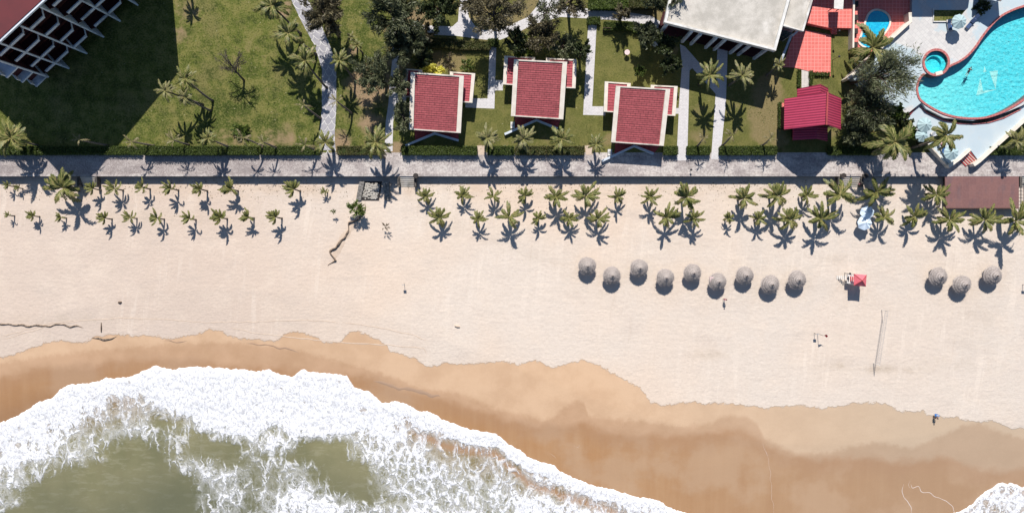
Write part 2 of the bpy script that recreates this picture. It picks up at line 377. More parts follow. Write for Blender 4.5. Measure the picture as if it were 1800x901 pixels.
# ---- sand material
t = NT('beach_sand')
a1 = t.attr('d1'); a2 = t.attr('d2'); ab = t.attr('db')
nj = t.math('MULTIPLY', t.math('SUBTRACT', t.noise(.8, 7, .72), .5), 2.4)
nj2 = t.math('MULTIPLY', t.math('SUBTRACT', t.noise(.35, 4, .6), .5), 3.0)
damp = t.ss(t.math('ADD', a1, nj), -.12, .22, 1, 0)
mid = t.ss(t.math('ADD', ab, nj), -.5, .7, 1, 0)
wet = t.ss(t.math('ADD', a2, nj2), -1.3, .9, 1, 0)
deepw = t.ss(t.math('ADD', a2, nj2), -8, -1, 1, 0)
big = t.noise(.03, 4, .55); med = t.noise(.22, 5, .6); fin = t.noise(2.2, 5, .7); grit = t.noise(9, 3, .7)
dry = t.mix(t.ss(big, .38, .62), (.67, .54, .43), (.655, .565, .48))
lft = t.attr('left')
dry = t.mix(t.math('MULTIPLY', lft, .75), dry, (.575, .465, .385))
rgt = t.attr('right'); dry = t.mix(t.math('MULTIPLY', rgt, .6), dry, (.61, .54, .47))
dry = t.mix(t.ss(med, .45, .75, 0, .5), dry, (.70, .585, .48))
dry = t.mix(t.ss(t.noise(.12, 6, .7, src=t.mapped((1, 2.2, 1), .3)), .52, .72, 0, .35), dry, (.50, .42, .36))
dry = t.mix(t.ss(fin, .35, .7, 0, .22), dry, (.46, .375, .30))
trk = t.noise(.5, 5, .7, src=t.mapped((1.5, .13, 1), -.12, src=t.mapped((1, 1, 1), .1)), dist=.25); dry = t.mix(t.math('MULTIPLY', t.ss(trk, .52, .62, 0, .30), t.ss(t.noise(.07, 3, .5), .45, .6)), dry, (.76, .66, .56)); dry = t.mix(t.math('MULTIPLY', t.ss(trk, .30, .42, .28, 0), t.ss(t.noise(.07, 3, .5), .45, .6)), dry, (.50, .40, .32))
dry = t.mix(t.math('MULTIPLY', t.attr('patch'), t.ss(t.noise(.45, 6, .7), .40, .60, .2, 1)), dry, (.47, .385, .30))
dry = t.mix(t.attr('litter'), dry, (.56, .43, .32))
dc = t.mix(t.ss(med, .35, .7), (.60, .405, .255), (.53, .345, .21)); dc = t.mix(t.math('MULTIPLY', rgt, .7), dc, (.46, .37, .27))
mc = t.mix(t.ss(med, .35, .7), (.50, .315, .19), (.44, .27, .155)); mc = t.mix(t.math('MULTIPLY', rgt, .6), mc, (.385, .30, .215))
strk = t.math('MULTIPLY_ADD', t.noise(.55, 5, .65, src=t.mapped((1.2, .09, 1), .06)), .55, t.math('MULTIPLY', t.noise(.14, 5, .6), .45))
wc = t.mix(t.ss(strk, .3, .8), (.38, .20, .088), (.45, .265, .135)); wc = t.mix(t.math('MULTIPLY', rgt, .55), wc, (.38, .265, .175))
wc = t.mix(t.ss(t.noise(.06, 5, .6), .47, .6, 0, .55), wc, (.47, .32, .205)); wc = t.mix(t.ss(t.math('ADD', a2, nj2), -4.5, -1.0, 0, .35), wc, (.36, .215, .13))
wc = t.mix(t.math('MULTIPLY', deepw, t.math('MULTIPLY', lft, .6)), wc, (.27, .145, .072))
wc = t.mix(t.ss(strk, .60, .80, 0, .22), wc, (.50, .36, .28))
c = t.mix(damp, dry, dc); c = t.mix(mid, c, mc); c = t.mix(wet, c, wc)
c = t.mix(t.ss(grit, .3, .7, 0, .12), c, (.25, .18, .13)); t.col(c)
t.rough(t.mix(wet, (.95, .95, .95), (.30, .30, .30))); t.spec(.4)
fp = t.vor(1.9, 'SMOOTH_F1'); tr = t.noise(1.1, 4, .7, src=t.mapped((.35, 1.6, 1), .08))
h = t.math('ADD', t.math('MULTIPLY', fp, .5), t.math('ADD', t.math('MULTIPLY', fin, .9), t.math('MULTIPLY', tr, .8)))
h = t.math('MULTIPLY', h, t.ss(damp, 0, 1, 1, .15)); t.bump(h, .55, .11); M['sand'] = t.m

xs = np.concatenate([np.linspace(-600, -110, 40)[:-1], np.arange(-110, 110, .4), np.linspace(110, 600, 40)])
ys = np.concatenate([np.linspace(-400, -70, 20)[:-1], np.arange(-70, WALL_Y+.4, .35)])
beach, X, Y = grid_mesh('sand_beach', xs, ys, beach_z, M['sand'])
add_attr(beach.data, 'd1', Y-np.interp(X, d1x, d1y)); add_attr(beach.data, 'd2', Y-np.interp(X, d2x, d2y)); add_attr(beach.data, 'db', Y-np.interp(X, dbx, dby))
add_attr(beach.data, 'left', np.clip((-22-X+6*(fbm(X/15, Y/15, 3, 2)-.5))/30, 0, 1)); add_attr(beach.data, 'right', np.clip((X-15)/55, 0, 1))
ly = WALL_Y-Y
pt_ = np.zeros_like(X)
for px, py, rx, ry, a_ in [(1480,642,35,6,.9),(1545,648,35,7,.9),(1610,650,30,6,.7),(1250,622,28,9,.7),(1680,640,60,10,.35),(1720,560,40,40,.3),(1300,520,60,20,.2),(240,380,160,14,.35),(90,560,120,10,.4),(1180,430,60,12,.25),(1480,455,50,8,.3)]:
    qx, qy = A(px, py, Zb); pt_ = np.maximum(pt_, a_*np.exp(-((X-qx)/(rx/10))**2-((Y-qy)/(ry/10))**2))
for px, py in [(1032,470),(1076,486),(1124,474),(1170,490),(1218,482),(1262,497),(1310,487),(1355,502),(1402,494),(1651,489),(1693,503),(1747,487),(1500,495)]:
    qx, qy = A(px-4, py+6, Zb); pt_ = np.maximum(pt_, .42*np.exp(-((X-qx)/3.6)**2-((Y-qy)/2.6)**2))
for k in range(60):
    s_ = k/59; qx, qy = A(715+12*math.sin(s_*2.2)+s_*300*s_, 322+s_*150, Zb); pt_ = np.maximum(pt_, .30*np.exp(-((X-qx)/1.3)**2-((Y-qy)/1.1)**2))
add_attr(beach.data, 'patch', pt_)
add_attr(beach.data, 'litter', np.clip(1-np.abs(ly-2.6)/2.6, 0, 1)*np.clip(fbm(X/3, Y/1.5, 4, 4)*2-.7, 0, 1)*.8)
struct(beach)

# ---- lawn
t = NT('lawn_grass')
g1 = t.noise(.05, 6, .6); g2 = t.noise(.45, 6, .65); g3 = t.noise(3.5, 5, .7); g4 = t.noise(14, 2, .7)
c = t.mix(t.ss(g1, .35, .65), (.075, .098, .020), (.125, .145, .030)); c = t.mix(t.ss(g2, .47, .60, 0, .8), c, (.215, .20, .06)); c = t.mix(t.ss(t.noise(.16, 6, .7), .5, .64, 0, .55), c, (.19, .165, .065))
c = t.mix(t.ss(g2, .36, .47, .75, 0), c, (.045, .065, .014)); c = t.mix(t.ss(g3, .51, .61, 0, .65), c, (.22, .20, .08)); c = t.mix(t.ss(g3, .38, .48, .7, 0), c, (.032, .045, .012))
dr = t.ss(t.math('ADD', t.attr('dry'), t.math('MULTIPLY', t.math('SUBTRACT', g2, .5), 1.1)), .28, .66)
so = t.mix(t.ss(g3, .3, .7), (.36, .255, .155), (.27, .19, .11))
c = t.mix(dr, c, so); ol = t.attr('olive'); c = t.mix(t.math('MULTIPLY', ol, t.ss(g3, .2, .8, .5, .9)), c, (.165, .155, .05))
sp = t.vor(.8, 'F1'); c = t.mix(t.ss(sp, .045, .07, .8, 0), c, (.42, .38, .24))
t.col(c); t.rough(.95); t.spec(.1); t.bump(t.math('ADD', g3, g4), .7, .12); M['lawn'] = t.m
DRY = [(1352,150,16,1.),(1358,215,14,1.),(1340,235,12,1.),(1470,190,12,.6),(1465,235,10,.5),(650,150,30,.8),(655,215,20,.6),(700,120,30,.5),(1350,170,22,.9),(1345,210,25,.8),(1370,250,15,.6),(1225,190,12,.4),(1230,240,15,.5),(800,110,14,.8),(770,105,14,.7),(735,35,20,.9),(700,60,20,.6),
       (1500,170,20,.5),(1500,75,12,.4),(1155,15,18,1.),(1120,10,20,.7),(940,20,20,.9),(850,60,12,.7),(900,40,20,.8),(840,10,30,.6),(500,20,9,.8),(507,10,8,.7),(620,90,10,.6),(400,260,50,.35),(490,250,30,.45),
       (600,250,20,.6),(660,262,15,.7),(695,262,10,.9),(1180,90,8,1.),(845,262,6,.9),(1037,262,7,.9),(1070,245,8,.8),(950,258,70,.3),(320,60,14,.5),(330,20,20,.45),(440,100,40,.25),(1290,180,25,.35)]
def lawn_attr(X, Y):
    d = np.zeros_like(X)
    for px, py, r, a in DRY:
        x, y = A(px, py); r = r/10.; r = r*1.5; d = np.maximum(d, a*1.15*np.exp(-((X-x)**2+(Y-y)**2)/(r*r)))
    return d
LX = np.concatenate([np.linspace(-900, -110, 30)[:-1], np.arange(-110, 110, .7), np.linspace(110, 900, 30)])
LY = np.concatenate([np.arange(WALL_Y-.2, 66, .5), np.linspace(66, 1200, 30)])
lawn, X, Y = grid_mesh('lawn', LX, LY, lambda x, y: 0*x + 0.0, M['lawn'])
add_attr(lawn.data, 'dry', lawn_attr(X, Y)); add_attr(lawn.data, 'olive', np.clip((X+22)/12, 0, 1)*.8)
struct(lawn)

# ---- promenade
t = NT('promenade_concrete'); n1 = t.noise(.35, 6, .65); n2 = t.noise(2.5, 6, .7); n3 = t.noise(9, 3, .7)
c = t.mix(t.ss(n1, .42, .58), (.40, .35, .33), (.60, .545, .50)); c = t.mix(t.ss(n2, .49, .60, 0, .75), c, (.27, .235, .22)); c = t.mix(t.ss(n2, .36, .45, .7, 0), c, (.66, .60, .56))
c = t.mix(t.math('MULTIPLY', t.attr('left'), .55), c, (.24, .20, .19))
c = t.mix(t.ss(n3, .35, .7, 0, .25), c, (.2, .18, .17))
jb = t.n('ShaderNodeTexBrick'); t.l(t.coord(), jb.inputs['Vector']); jb.inputs['Scale'].default_value = 1; jb.inputs['Brick Width'].default_value = 5.2; jb.inputs['Row Height'].default_value = 9; jb.inputs['Mortar Size'].default_value = .04; jb.offset = 0
c = t.mix(t.ss(jb.outputs['Fac'], .3, .9, 0, .5), c, (.2, .18, .17)); sp = t.noise(5, 3, .8); c = t.mix(t.ss(sp, .52, .62, 0, .6), c, (.70, .64, .60)); c = t.mix(t.ss(sp, .38, .47, .6, 0), c, (.18, .145, .14)); sn = t.noise(.18, 6, .7, src=t.mapped((1, 2.4, 1))); c = t.mix(t.ss(sn, .5, .62, 0, .45), c, (.20, .17, .165))
t.col(c); t.rough(.95); t.spec(.08); t.bump(n2, .5, .06); M['promenade'] = t.m
PX = np.arange(-200, 200.1, 1.0); py0 = A(900, 306.5, 0)[1]; py1 = A(900, 268, 0)[1]
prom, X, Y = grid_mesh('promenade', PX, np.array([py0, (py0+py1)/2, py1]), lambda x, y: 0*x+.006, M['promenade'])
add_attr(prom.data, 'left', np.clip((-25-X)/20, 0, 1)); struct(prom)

# ------------------------------------------------------------------ sea
DEN = {  # foam cover 0..9 read every 40 px of the survey, rows every 20
660:"9999999999999999999999999999999",680:"9999988999999999999999999999999",700:"9999845999998999999999999999999",720:"9999733599999699789999999999999",
740:"9989324029998898887899999999999",760:"9885344221862987887659999999999",780:"8675210220028100676348999999999",800:"7965300031021100677324499999999",
820:"7431000044123310077742555899999",840:"6400000005622410057753456689999",860:"4100000003423730046665546766899",880:"5100000002526874036665677767889",
900:"1000000002416788477765677787789",920:"0000000001226677466656677777779",940:"0000000001225666455556666667777",960:"0000000000124555444455555556666"}
DG = np.array([[int(ch) for ch in DEN[r]] for r in sorted(DEN)], float)/9
def dens(px, py):
    u = np.clip(px/40, 0, 30-1e-4); v = np.clip((py-660)/20, 0, len(DG)-1-1e-4)
    i = u.astype(int); j = v.astype(int); fu = u-i; fv = v-j
    d = (DG[j, i]*(1-fu)+DG[j, i+1]*fu)*(1-fv)+(DG[j+1, i]*(1-fu)+DG[j+1, i+1]*fu)*fv
    return np.where(px > 1250, .62, d)
def to_px(x, y, z):   # plan -> survey sheet coordinates (for reading the tables above)
    dx = x; dy = y; dz = z-CAM_H
    yc = dy*_ca + dz*_sa; zc = -(-dy*_sa + dz*_ca)
    return 900 + FPX*dx/zc, 450.5 - FPX*yc/zc
wx = np.concatenate([np.linspace(-500, -100, 60)[:-1], np.arange(-100, 100, .16), np.linspace(100, 500, 60)])
f0 = np.interp(wx, frx, fry)
edge = f0 + .55*np.abs(vnoise(wx/1.7, wx*0+3.3, 1)-.5) + .4*np.abs(vnoise(wx/.7, wx*0+9.1, 2)-.5) + .2*(vnoise(wx/.3, wx*0+1.1, 3)-.5)
wv_ = np.concatenate([[0, .04, .1, .18, .28, .4], np.arange(.56, 34, .2), np.linspace(34, 60, 40)[1:], np.linspace(60, 900, 30)[1:]])
XX = np.repeat(wx[None], len(wv_), 0); VV = np.repeat(wv_[:, None], len(wx), 1); YY = edge[None]-VV
gz = beach_z(XX, YY); fz = beach_z(wx, edge)[None]
px_, py_ = to_px(XX, YY, -2.0)
# lobes of the foam table are pushed about by noise so that they read as torn edges
wn = 26*(fbm(XX/5, YY/5, 4, 1)-.5); wm = 22*(fbm(XX/4+50, YY/4, 4, 2)-.5)
D = dens(px_+wn, py_+wm)
inner = np.clip(VV/1.5, 0, 1)
# bright lip directly behind the run-up edge
lipw = np.interp(wx, [-90, -70, -45, -20, 0, 30, 60, 90], [3, 3, 2.5, 3, 2.6, 2.0, .7, .5])[None]
D = np.maximum(D, np.where(VV < lipw*(.6+.8*fbm(XX/2.2, YY/2.2, 3, 5)), .95, 0))
# thin brown wash behind the lip on the right half of the wave
zoneR = np.clip((XX+22)/6, 0, 1)*np.clip((34-XX)/10, 0, 1)*np.exp(-((VV-4.2-.6*np.sin(XX/3))/1.3)**2)
D = D*(1-.62*zoneR)
D = D*(1-.20*np.clip((px_-560)/60, 0, 1)*np.clip((VV-6)/5, 0, 1)*(px_ < 1250))
D = D*(1-.30*np.clip(1-np.abs(px_-330)/60, 0, 1)*np.clip((VV-9)/3, 0, 1))
level = fz + .02 - .035*np.minimum(VV, 30)
thick = .14*(1-np.exp(-VV/.5)) + D*.22*(fbm(XX/1.1, YY/.9, 4, 2))*np.clip(VV/.6, 0, 1) + .10*D*fbm(XX/.35, YY/.35, 2, 6)*np.clip(VV/.3, 0, 1)
swell = .12*np.sin(YY/3.1+2*fbm(XX/14, YY/14, 2, 4)*3)*np.clip(VV/12, 0, 1)
Z = np.maximum(level, gz+.02) + thick + swell*.5; Z[0] = gz[0]-.01
ny, nx = XX.shape; ii = np.arange(ny*nx).reshape(ny, nx)
Fq = np.stack([ii[:-1, :-1], ii[1:, :-1], ii[1:, 1:], ii[:-1, 1:]], -1).reshape(-1, 4)
t = NT('sea_water')
df = t.attr('foam'); sh = t.attr('off')
wob = t.n('ShaderNodeTexNoise'); wob.inputs['Scale'].default_value = .8; wob.inputs['Detail'].default_value = 4; t.l(t.coord(), wob.inputs['Vector'])
vm = t.n('ShaderNodeVectorMath', operation='MULTIPLY_ADD'); t.l(wob.outputs['Color'], vm.inputs[0]); vm.inputs[1].default_value = (1.6, 1.6, 0); t.l(t.coord(), vm.inputs[2])
srcA = t.mapped((1.0, .55, 1), .05, src=vm.outputs[0])
cellA = t.vor(.50, 'DISTANCE_TO_EDGE', src=srcA); cellB = t.vor(1.35, 'DISTANCE_TO_EDGE', src=srcA); cellC = t.vor(3.4, 'DISTANCE_TO_EDGE', src=srcA)
pat = t.noise(.35, 6, .68); fn = t.noise(3.0, 4, .72, src=srcA)
lace = t.math('MINIMUM', t.math('MULTIPLY', cellA, 1.5), t.math('ADD', t.math('MULTIPLY', cellB, 1.9), .07))
lace = t.math('MINIMUM', lace, t.math('ADD', t.math('MULTIPLY', cellC, 2.0), .22))
thr = t.math('ADD', t.math('MULTIPLY', t.math('POWER', df, 2.2), .58), t.math('MULTIPLY', t.math('SUBTRACT', pat, .5), .46))
thr = t.math('ADD', thr, t.math('MULTIPLY', t.math('SUBTRACT', fn, .5), .40))
gate = t.ss(df, .02, .25)
thread = t.math('MULTIPLY', t.ss(t.vor(.42, 'DISTANCE_TO_EDGE', src=t.mapped((1.25, .34, 1), .06, src=vm.outputs[0])), .10, .015), t.math('MULTIPLY', t.ss(df, .05, .20, 0, .8), t.ss(pat, .38, .56)))
d_ = t.math('SUBTRACT', thr, lace)
foam = t.math('MULTIPLY', t.ss(d_, -.05, .10), gate)
film = t.math('MULTIPLY', t.ss(d_, -.42, .06, 0, .46), t.ss(df, .08, .45))
foam = t.math('MAXIMUM', t.math('MAXIMUM', foam, film), thread)
swn = t.noise(.09, 5, .6); brown = t.attr('silt')
wcol = t.mix(t.ss(swn, .35, .65), (.18, .172, .088), (.245, .225, .122)); wcol = t.mix(t.ss(t.noise(.5, 5, .65, src=t.mapped((1.2, .5, 1))), .45, .75, 0, .4), wcol, (.21, .185, .10))
wcol = t.mix(t.ss(t.noise(.7, 6, .7, src=t.mapped((.5, 1.5, 1), .2)), .50, .62, 0, .35), wcol, (.33, .31, .21)); wcol = t.mix(sh, wcol, (.085, .095, .062)); wcol = t.mix(brown, wcol, (.36, .21, .115))
ff = t.noise(5.5, 4, .75, src=srcA); fc = t.mix(t.ss(t.math('ADD', t.math('MULTIPLY', fn, .6), t.math('MULTIPLY', ff, .4)), .38, .58), (.52, .515, .53), (.92, .92, .92))
t.col(t.mix(foam, wcol, fc)); t.rough(t.mix(foam, (.14, .14, .14), (.9, .9, .9))); t.spec(.45)
hb = t.math('ADD', t.math('MULTIPLY', t.math('MULTIPLY', foam, t.math('ADD', fn, t.math('MULTIPLY', t.noise(7, 3, .7), .6))), 1.0), t.math('MULTIPLY', t.noise(1.4, 4, .6), .12))
t.bump(hb, .75, .24); M['sea'] = t.m
sea = raw_mesh('sea_water', np.stack([XX, YY, Z], -1).reshape(-1, 3), Fq, M['sea'], smooth=True)
add_attr(sea.data, 'foam', D)
add_attr(sea.data, 'off', np.clip((VV-12)/26 + .6*(fbm(XX/12, YY/12, 3, 3)-.5), 0, 1)*np.clip((-8-XX)/45+.35, .15, 1))
silt = np.clip(1.15-VV/9, 0, 1)*.8 * np.clip(.35+fbm(XX/4, YY/4, 3, 6), 0, 1); silt = np.maximum(silt, zoneR*.9)
add_attr(sea.data, 'silt', silt); struct(sea)

# thin back-wash film with a foam rim at lower right
def ridge(name, tr, z, wdt, hgt, mat, jit=.2, step=.25, seed=0, taper=True, z_of=None):
    P = np.array([A(x, y, z) for x, y in tr]); s = np.concatenate([[0], np.cumsum(np.hypot(*np.diff(P, axis=0).T))])
    q = np.arange(0, s[-1], step); x = np.interp(q, s, P[:, 0]); y = np.interp(q, s, P[:, 1])
    tx = np.gradient(x); ty = np.gradient(y); L = np.hypot(tx, ty); nx_, ny_ = -ty/L, tx/L
    j = jit*(vnoise(q/1.2, q*0+seed, seed)-.5)*2; x = x+nx_*j; y = y+ny_*j
    ww = wdt*(.5+vnoise(q/.8, q*0+seed+4.4, seed+1)); hh = hgt*(.6+.8*vnoise(q/.5, q*0+seed+8.4, seed+2))
    if taper: e = np.clip(np.minimum(q, s[-1]-q)/1.5, .03, 1); ww = ww*e; hh = hh*e
    V = []
    for off, hf in ((-.5, -.25), (-.22, .9), (.18, 1), (.5, -.25)):
        X_ = x+nx_*ww*off; Y_ = y+ny_*ww*off
        V.append(np.stack([X_, Y_, (beach_z(X_, Y_) if z_of is None else 0*X_+z_of) + hh*hf], -1))
    V = np.stack(V, 1).reshape(-1, 3); n = len(q); i = np.arange(n-1)[:, None]*4
    Fq = np.concatenate([i+np.array([[k, k+4, k+5, k+1]]) for k in range(3)])
    return raw_mesh(name, V, Fq[:, ::-1], mat, smooth=True)
t = NT('wash_foam'); t.col((.62, .52, .46)); t.rough(.9); t.bump(t.noise(6, 3, .7), .5, .05); M['wash'] = t.m
for i_, tr in enumerate([[(1586,848),(1586,862),(1592,878),(1600,893),(1604,905)], [(1598,846),(1602,856),(1612,853),(1618,861),(1632,866),(1648,872),(1662,880),(1674,890),(1682,903)], [(1600,842),(1597,850),(1601,857)],
                         [(1337,772),(1346,800),(1352,835),(1357,870),(1358,905)], [(965,795),(973,800),(979,806)], [(1008,780),(1015,786),(1022,779)]]):
    struct(ridge('wave_foam', tr, -2.0, [.13, .12, .08, .035, .05, .05][i_], .02, M['wash'], .25, .15, i_))
# ------------------------------------------------------------------ sand relief: tyre ruts, berm scarps
t = NT('sand_ridge'); t.col(t.mix(t.ss(t.noise(2, 4, .6), .3, .7), (.58, .46, .36), (.50, .39, .30))); t.rough(.95); M['sand_ridge'] = t.m
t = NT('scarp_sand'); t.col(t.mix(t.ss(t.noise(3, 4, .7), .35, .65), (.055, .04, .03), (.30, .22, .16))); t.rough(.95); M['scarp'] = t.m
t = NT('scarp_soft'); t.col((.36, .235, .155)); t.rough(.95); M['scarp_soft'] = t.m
RUT = [[(0,597),(45,585),(85,573),(140,564),(200,559),(280,561),(360,567),(440,566),(540,563),(600,566)], [(0,592),(45,580),(85,569),(140,561)], [(400,574),(440,585),(520,594),(600,602),(680,606),(745,612),(752,624)],
       [(600,566),(680,578),(730,590),(752,600)], [(680,622),(760,637),(850,655),(960,672)], [(600,380),(625,430),(650,520),(700,560)], [(1060,420),(1075,500),(1110,560),(1120,620)]]
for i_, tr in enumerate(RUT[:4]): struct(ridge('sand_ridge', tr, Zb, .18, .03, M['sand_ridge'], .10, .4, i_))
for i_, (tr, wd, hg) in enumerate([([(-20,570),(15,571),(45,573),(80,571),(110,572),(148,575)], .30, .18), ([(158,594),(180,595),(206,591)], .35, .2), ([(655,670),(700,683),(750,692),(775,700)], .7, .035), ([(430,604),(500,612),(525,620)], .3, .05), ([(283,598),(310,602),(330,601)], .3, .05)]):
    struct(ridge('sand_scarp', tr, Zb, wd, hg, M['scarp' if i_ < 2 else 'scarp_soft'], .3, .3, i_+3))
# dry gully edge from the stone ramp down the beach
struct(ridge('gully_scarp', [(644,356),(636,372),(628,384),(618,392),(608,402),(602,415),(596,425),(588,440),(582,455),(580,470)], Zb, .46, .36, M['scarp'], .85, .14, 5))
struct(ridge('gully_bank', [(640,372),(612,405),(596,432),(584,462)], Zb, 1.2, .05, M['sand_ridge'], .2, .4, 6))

# ------------------------------------------------------------------ flat ground sheets
def sheet(name, px, z, mat, thick=None, base=None, kind='structure', world=False):
    p = px if world else PT(px, z); m = MB()
    if thick is None:
        a = sum(p[i][0]*p[(i+1) % len(p)][1]-p[(i+1) % len(p)][0]*p[i][1] for i in range(len(p)))
        if a < 0: p = p[::-1]
        m.add([(x, y, z) for x, y in p], [tuple(range(len(p)))])
    else: m.prism(p, z-thick, z)
    o = m.build(name, mat); o['kind'] = kind; return o
def curb(name, px, z, wdt, z0, z1, mat, world=False, closed=False):
    p = [Vector(q) for q in (px if world else PT(px, z))]; m = MB(); n = len(p)
    L = []; Rr = []
    for i in range(n):
        if closed: a, b = p[i-1], p[(i+1) % n]
        else: a, b = p[max(i-1, 0)], p[min(i+1, n-1)]
        d = (b-a).normalized(); nn = Vector((-d.y, d.x)); L.append(p[i]+nn*wdt/2); Rr.append(p[i]-nn*wdt/2)
    for i in range(n if closed else n-1):
        j = (i+1) % n
        q = [Rr[i], Rr[j], L[j], L[i]]
        vs = [(v.x, v.y, z0) for v in q]+[(v.x, v.y, z1) for v in q]
        fs = [(4, 5, 6, 7), (0, 1, 5, 4), (2, 3, 7, 6)]
        if not closed and i == 0: fs.append((3, 0, 4, 7))
        if not closed and i == n-2: fs.append((1, 2, 6, 5))
        m.add(vs, fs)
    return m.build(name, mat) if name else m
# fish-scale path
t = NT('scale_path'); n = t.noise(.8, 5, .6)
t.col(t.mix(t.ss(n, .35, .7), (.30, .29, .31), (.38, .365, .38))); t.rough(.85); M['scale'] = t.m
pathL = [(504,-20),(512,0),(530,38),(553,80),(566,122),(566,190),(561,240),(562,264)]; pathR = [(590,264),(588,240),(591,190),(591,122),(582,85),(563,40),(541,0),(533,-20)]
sheet('scale_path', pathL+pathR, .010, M['scale'])
m = MB()
Lc = np.array(PT(pathL)); Rc = np.array(PT(pathR[::-1]))
def path_pt(u, v):   # u across 0..1, v metres downhill
    yy = Lc[0, 1]-v
    xl = np.interp(-yy, -Lc[:, 1], Lc[:, 0]); xr = np.interp(-yy, -Rc[:, 1], Rc[:, 0]); return (xl+(xr-xl)*u, yy)
row = 0; v = 0.4
while v < 28.0:
    for k in range(-1, 2):
        cx = .25+.5*k + (.25 if row % 2 else 0); pr = None
        for a in np.linspace(0, math.pi, 13):
            u = cx+.25*math.cos(a)+ .0; vv = v+1.05*math.sin(a)
            if 0 <= u <= 1:
                x, y = path_pt(u, vv)
                if pr:
                    d = Vector((x-pr[0], y-pr[1])); nn = Vector((-d.y, d.x)).normalized()*.045
                    m.add([(pr[0]-nn.x, pr[1]-nn.y, .016), (x-nn.x, y-nn.y, .016), (x+nn.x, y+nn.y, .016), (pr[0]+nn.x, pr[1]+nn.y, .016)], [(0, 1, 2, 3)])
                pr = (x, y)
            else: pr = None
    v += 1.05; row += 1
struct(m.build('path_joint', M['white']))
# other garden paths
sheet('service_path', [(690,-20),(703,-20),(703,100),(698,150),(697,163),(714,163),(714,181),(696,181),(691,215),(690,266),(676,266),(678,215),(683,180),(685,150),(690,100)], .010, M['paver'])
top_edge = [(722,43),(795,47),(805,38),(808,0),(809,-20),(821,-20),(821,0),(824,30),(835,46),(853,54),(895,45),(928,30),(945,10),(955,-20),(983,-20),(983,12),(1010,13),(1060,18),(1110,23),(1145,28),(1160,38),(1170,62)]
bot_edge = [(1160,72),(1148,48),(1110,38),(1070,35),(1049,34),(1040,33),(985,30),(940,42),(905,60),(880,70),(853,70),(800,63),(722,60)]
sheet('garden_path', top_edge+bot_edge, .010, M['paver'])
sheet('garden_path', [(861,78),(872.5,78),(870.5,141),(884,141),(884,159),(870,159),(869,191),(818,189),(818,173),(857,173)], .010, M['paver'])
sheet('garden_path', [(1034,40),(1049,40),(1041,187),(1064,187),(1064,203),(1025,202)], .010, M['paver'])
sheet('garden_path', [(1195,78),(1204,82),(1220,100),(1262,150),(1258,165),(1217,120),(1212,124),(1208,282),(1189,282),(1193,200),(1187,200),(1187,190),(1193,190),(1199,112)], .010, M['paver'])
sheet('garden_path', [(1262,60),(1280,60),(1276,180),(1266,280),(1250,280),(1258,165)], .014, M['paver'])
sheet('bare_earth', [(838,256),(853,256),(855,272),(838,272)], .012, M['sand_ridge']); sheet('bare_earth', [(1028,256),(1040,256),(1042,272),(1030,272)], .012, M['sand_ridge'])

# ------------------------------------------------------------------ sea wall and beach steps
wx0, wx1 = -200, 200; wy = WALL_Y
def wx_at(px): return A(px, 307, 0)[0]
m = MB(); m.box(-200, 200, wy-.30, wy+.02, -2.2, .06)
wallo = thing('sea_wall', (0, wy, -1.15), 'long dark stone sea wall between the promenade and the beach', 'wall')
m.build('wall_face', M['stone'], wallo)
m = MB(); m.box(-200, 200, wy-.34, wy+.10, .063, .14); m.build('coping', M['promenade'], wallo)
def beach_steps(x0, x1, label, n=5):
    cx = (A(x0, 307)[0]+A(x1, 307)[0])/2; t_ = thing('beach_steps', (cx, wy-.4, -1.15), label, 'steps', 'steps down to the beach')
    xa, xb = A(x0, 307)[0], A(x1, 307)[0]
    for i in range(n):
        zt = .10-(i+1)*1.15/n*.98; m = MB(); m.box(xa, xb, wy-.36-.34*(i+1), wy-.352-.34*i, -1.5, zt+.0); m.build('step', M['cream'], t_)
    for xs_ in (xa-.45, xb+.05):
        m = MB(); m.box(xs_, xs_+.4, wy-.355-.34*n-.1, wy-.352, -1.6, .10); m.build('side_wall', M['stone'], t_)
beach_steps(140, 166, 'pale steps in the shadow tip of the big building at the far left'); beach_steps(703, 727, 'pale beach steps beside the stone drain ramp')
beach_steps(1478, 1513, 'wide pale beach steps behind the blue beach umbrellas', 5); beach_steps(1797, 1825, 'pale beach steps at the right end of the maroon platform')
def planter(px, py, label):
    x, y = A(px, py, .6); t_ = thing('stone_urn', (x, y, .0), label, 'planter', 'round urns at the beach steps')
    m = MB(); m.box(x-.35, x+.35, y-.35, y+.35, 0, .45); m.build('plinth', M['stone'], t_)
    m = MB(); m.cone((x, y), .28, .46, .452, .85, 16); m.build('bowl', M['pipe'], t_)
planter(731, 309, 'dark round urn at the steps beside the drain ramp'); planter(1482, 309, 'dark urn on the left side of the widest beach steps'); planter(1521, 309, 'dark urn on the right side of the widest beach steps')

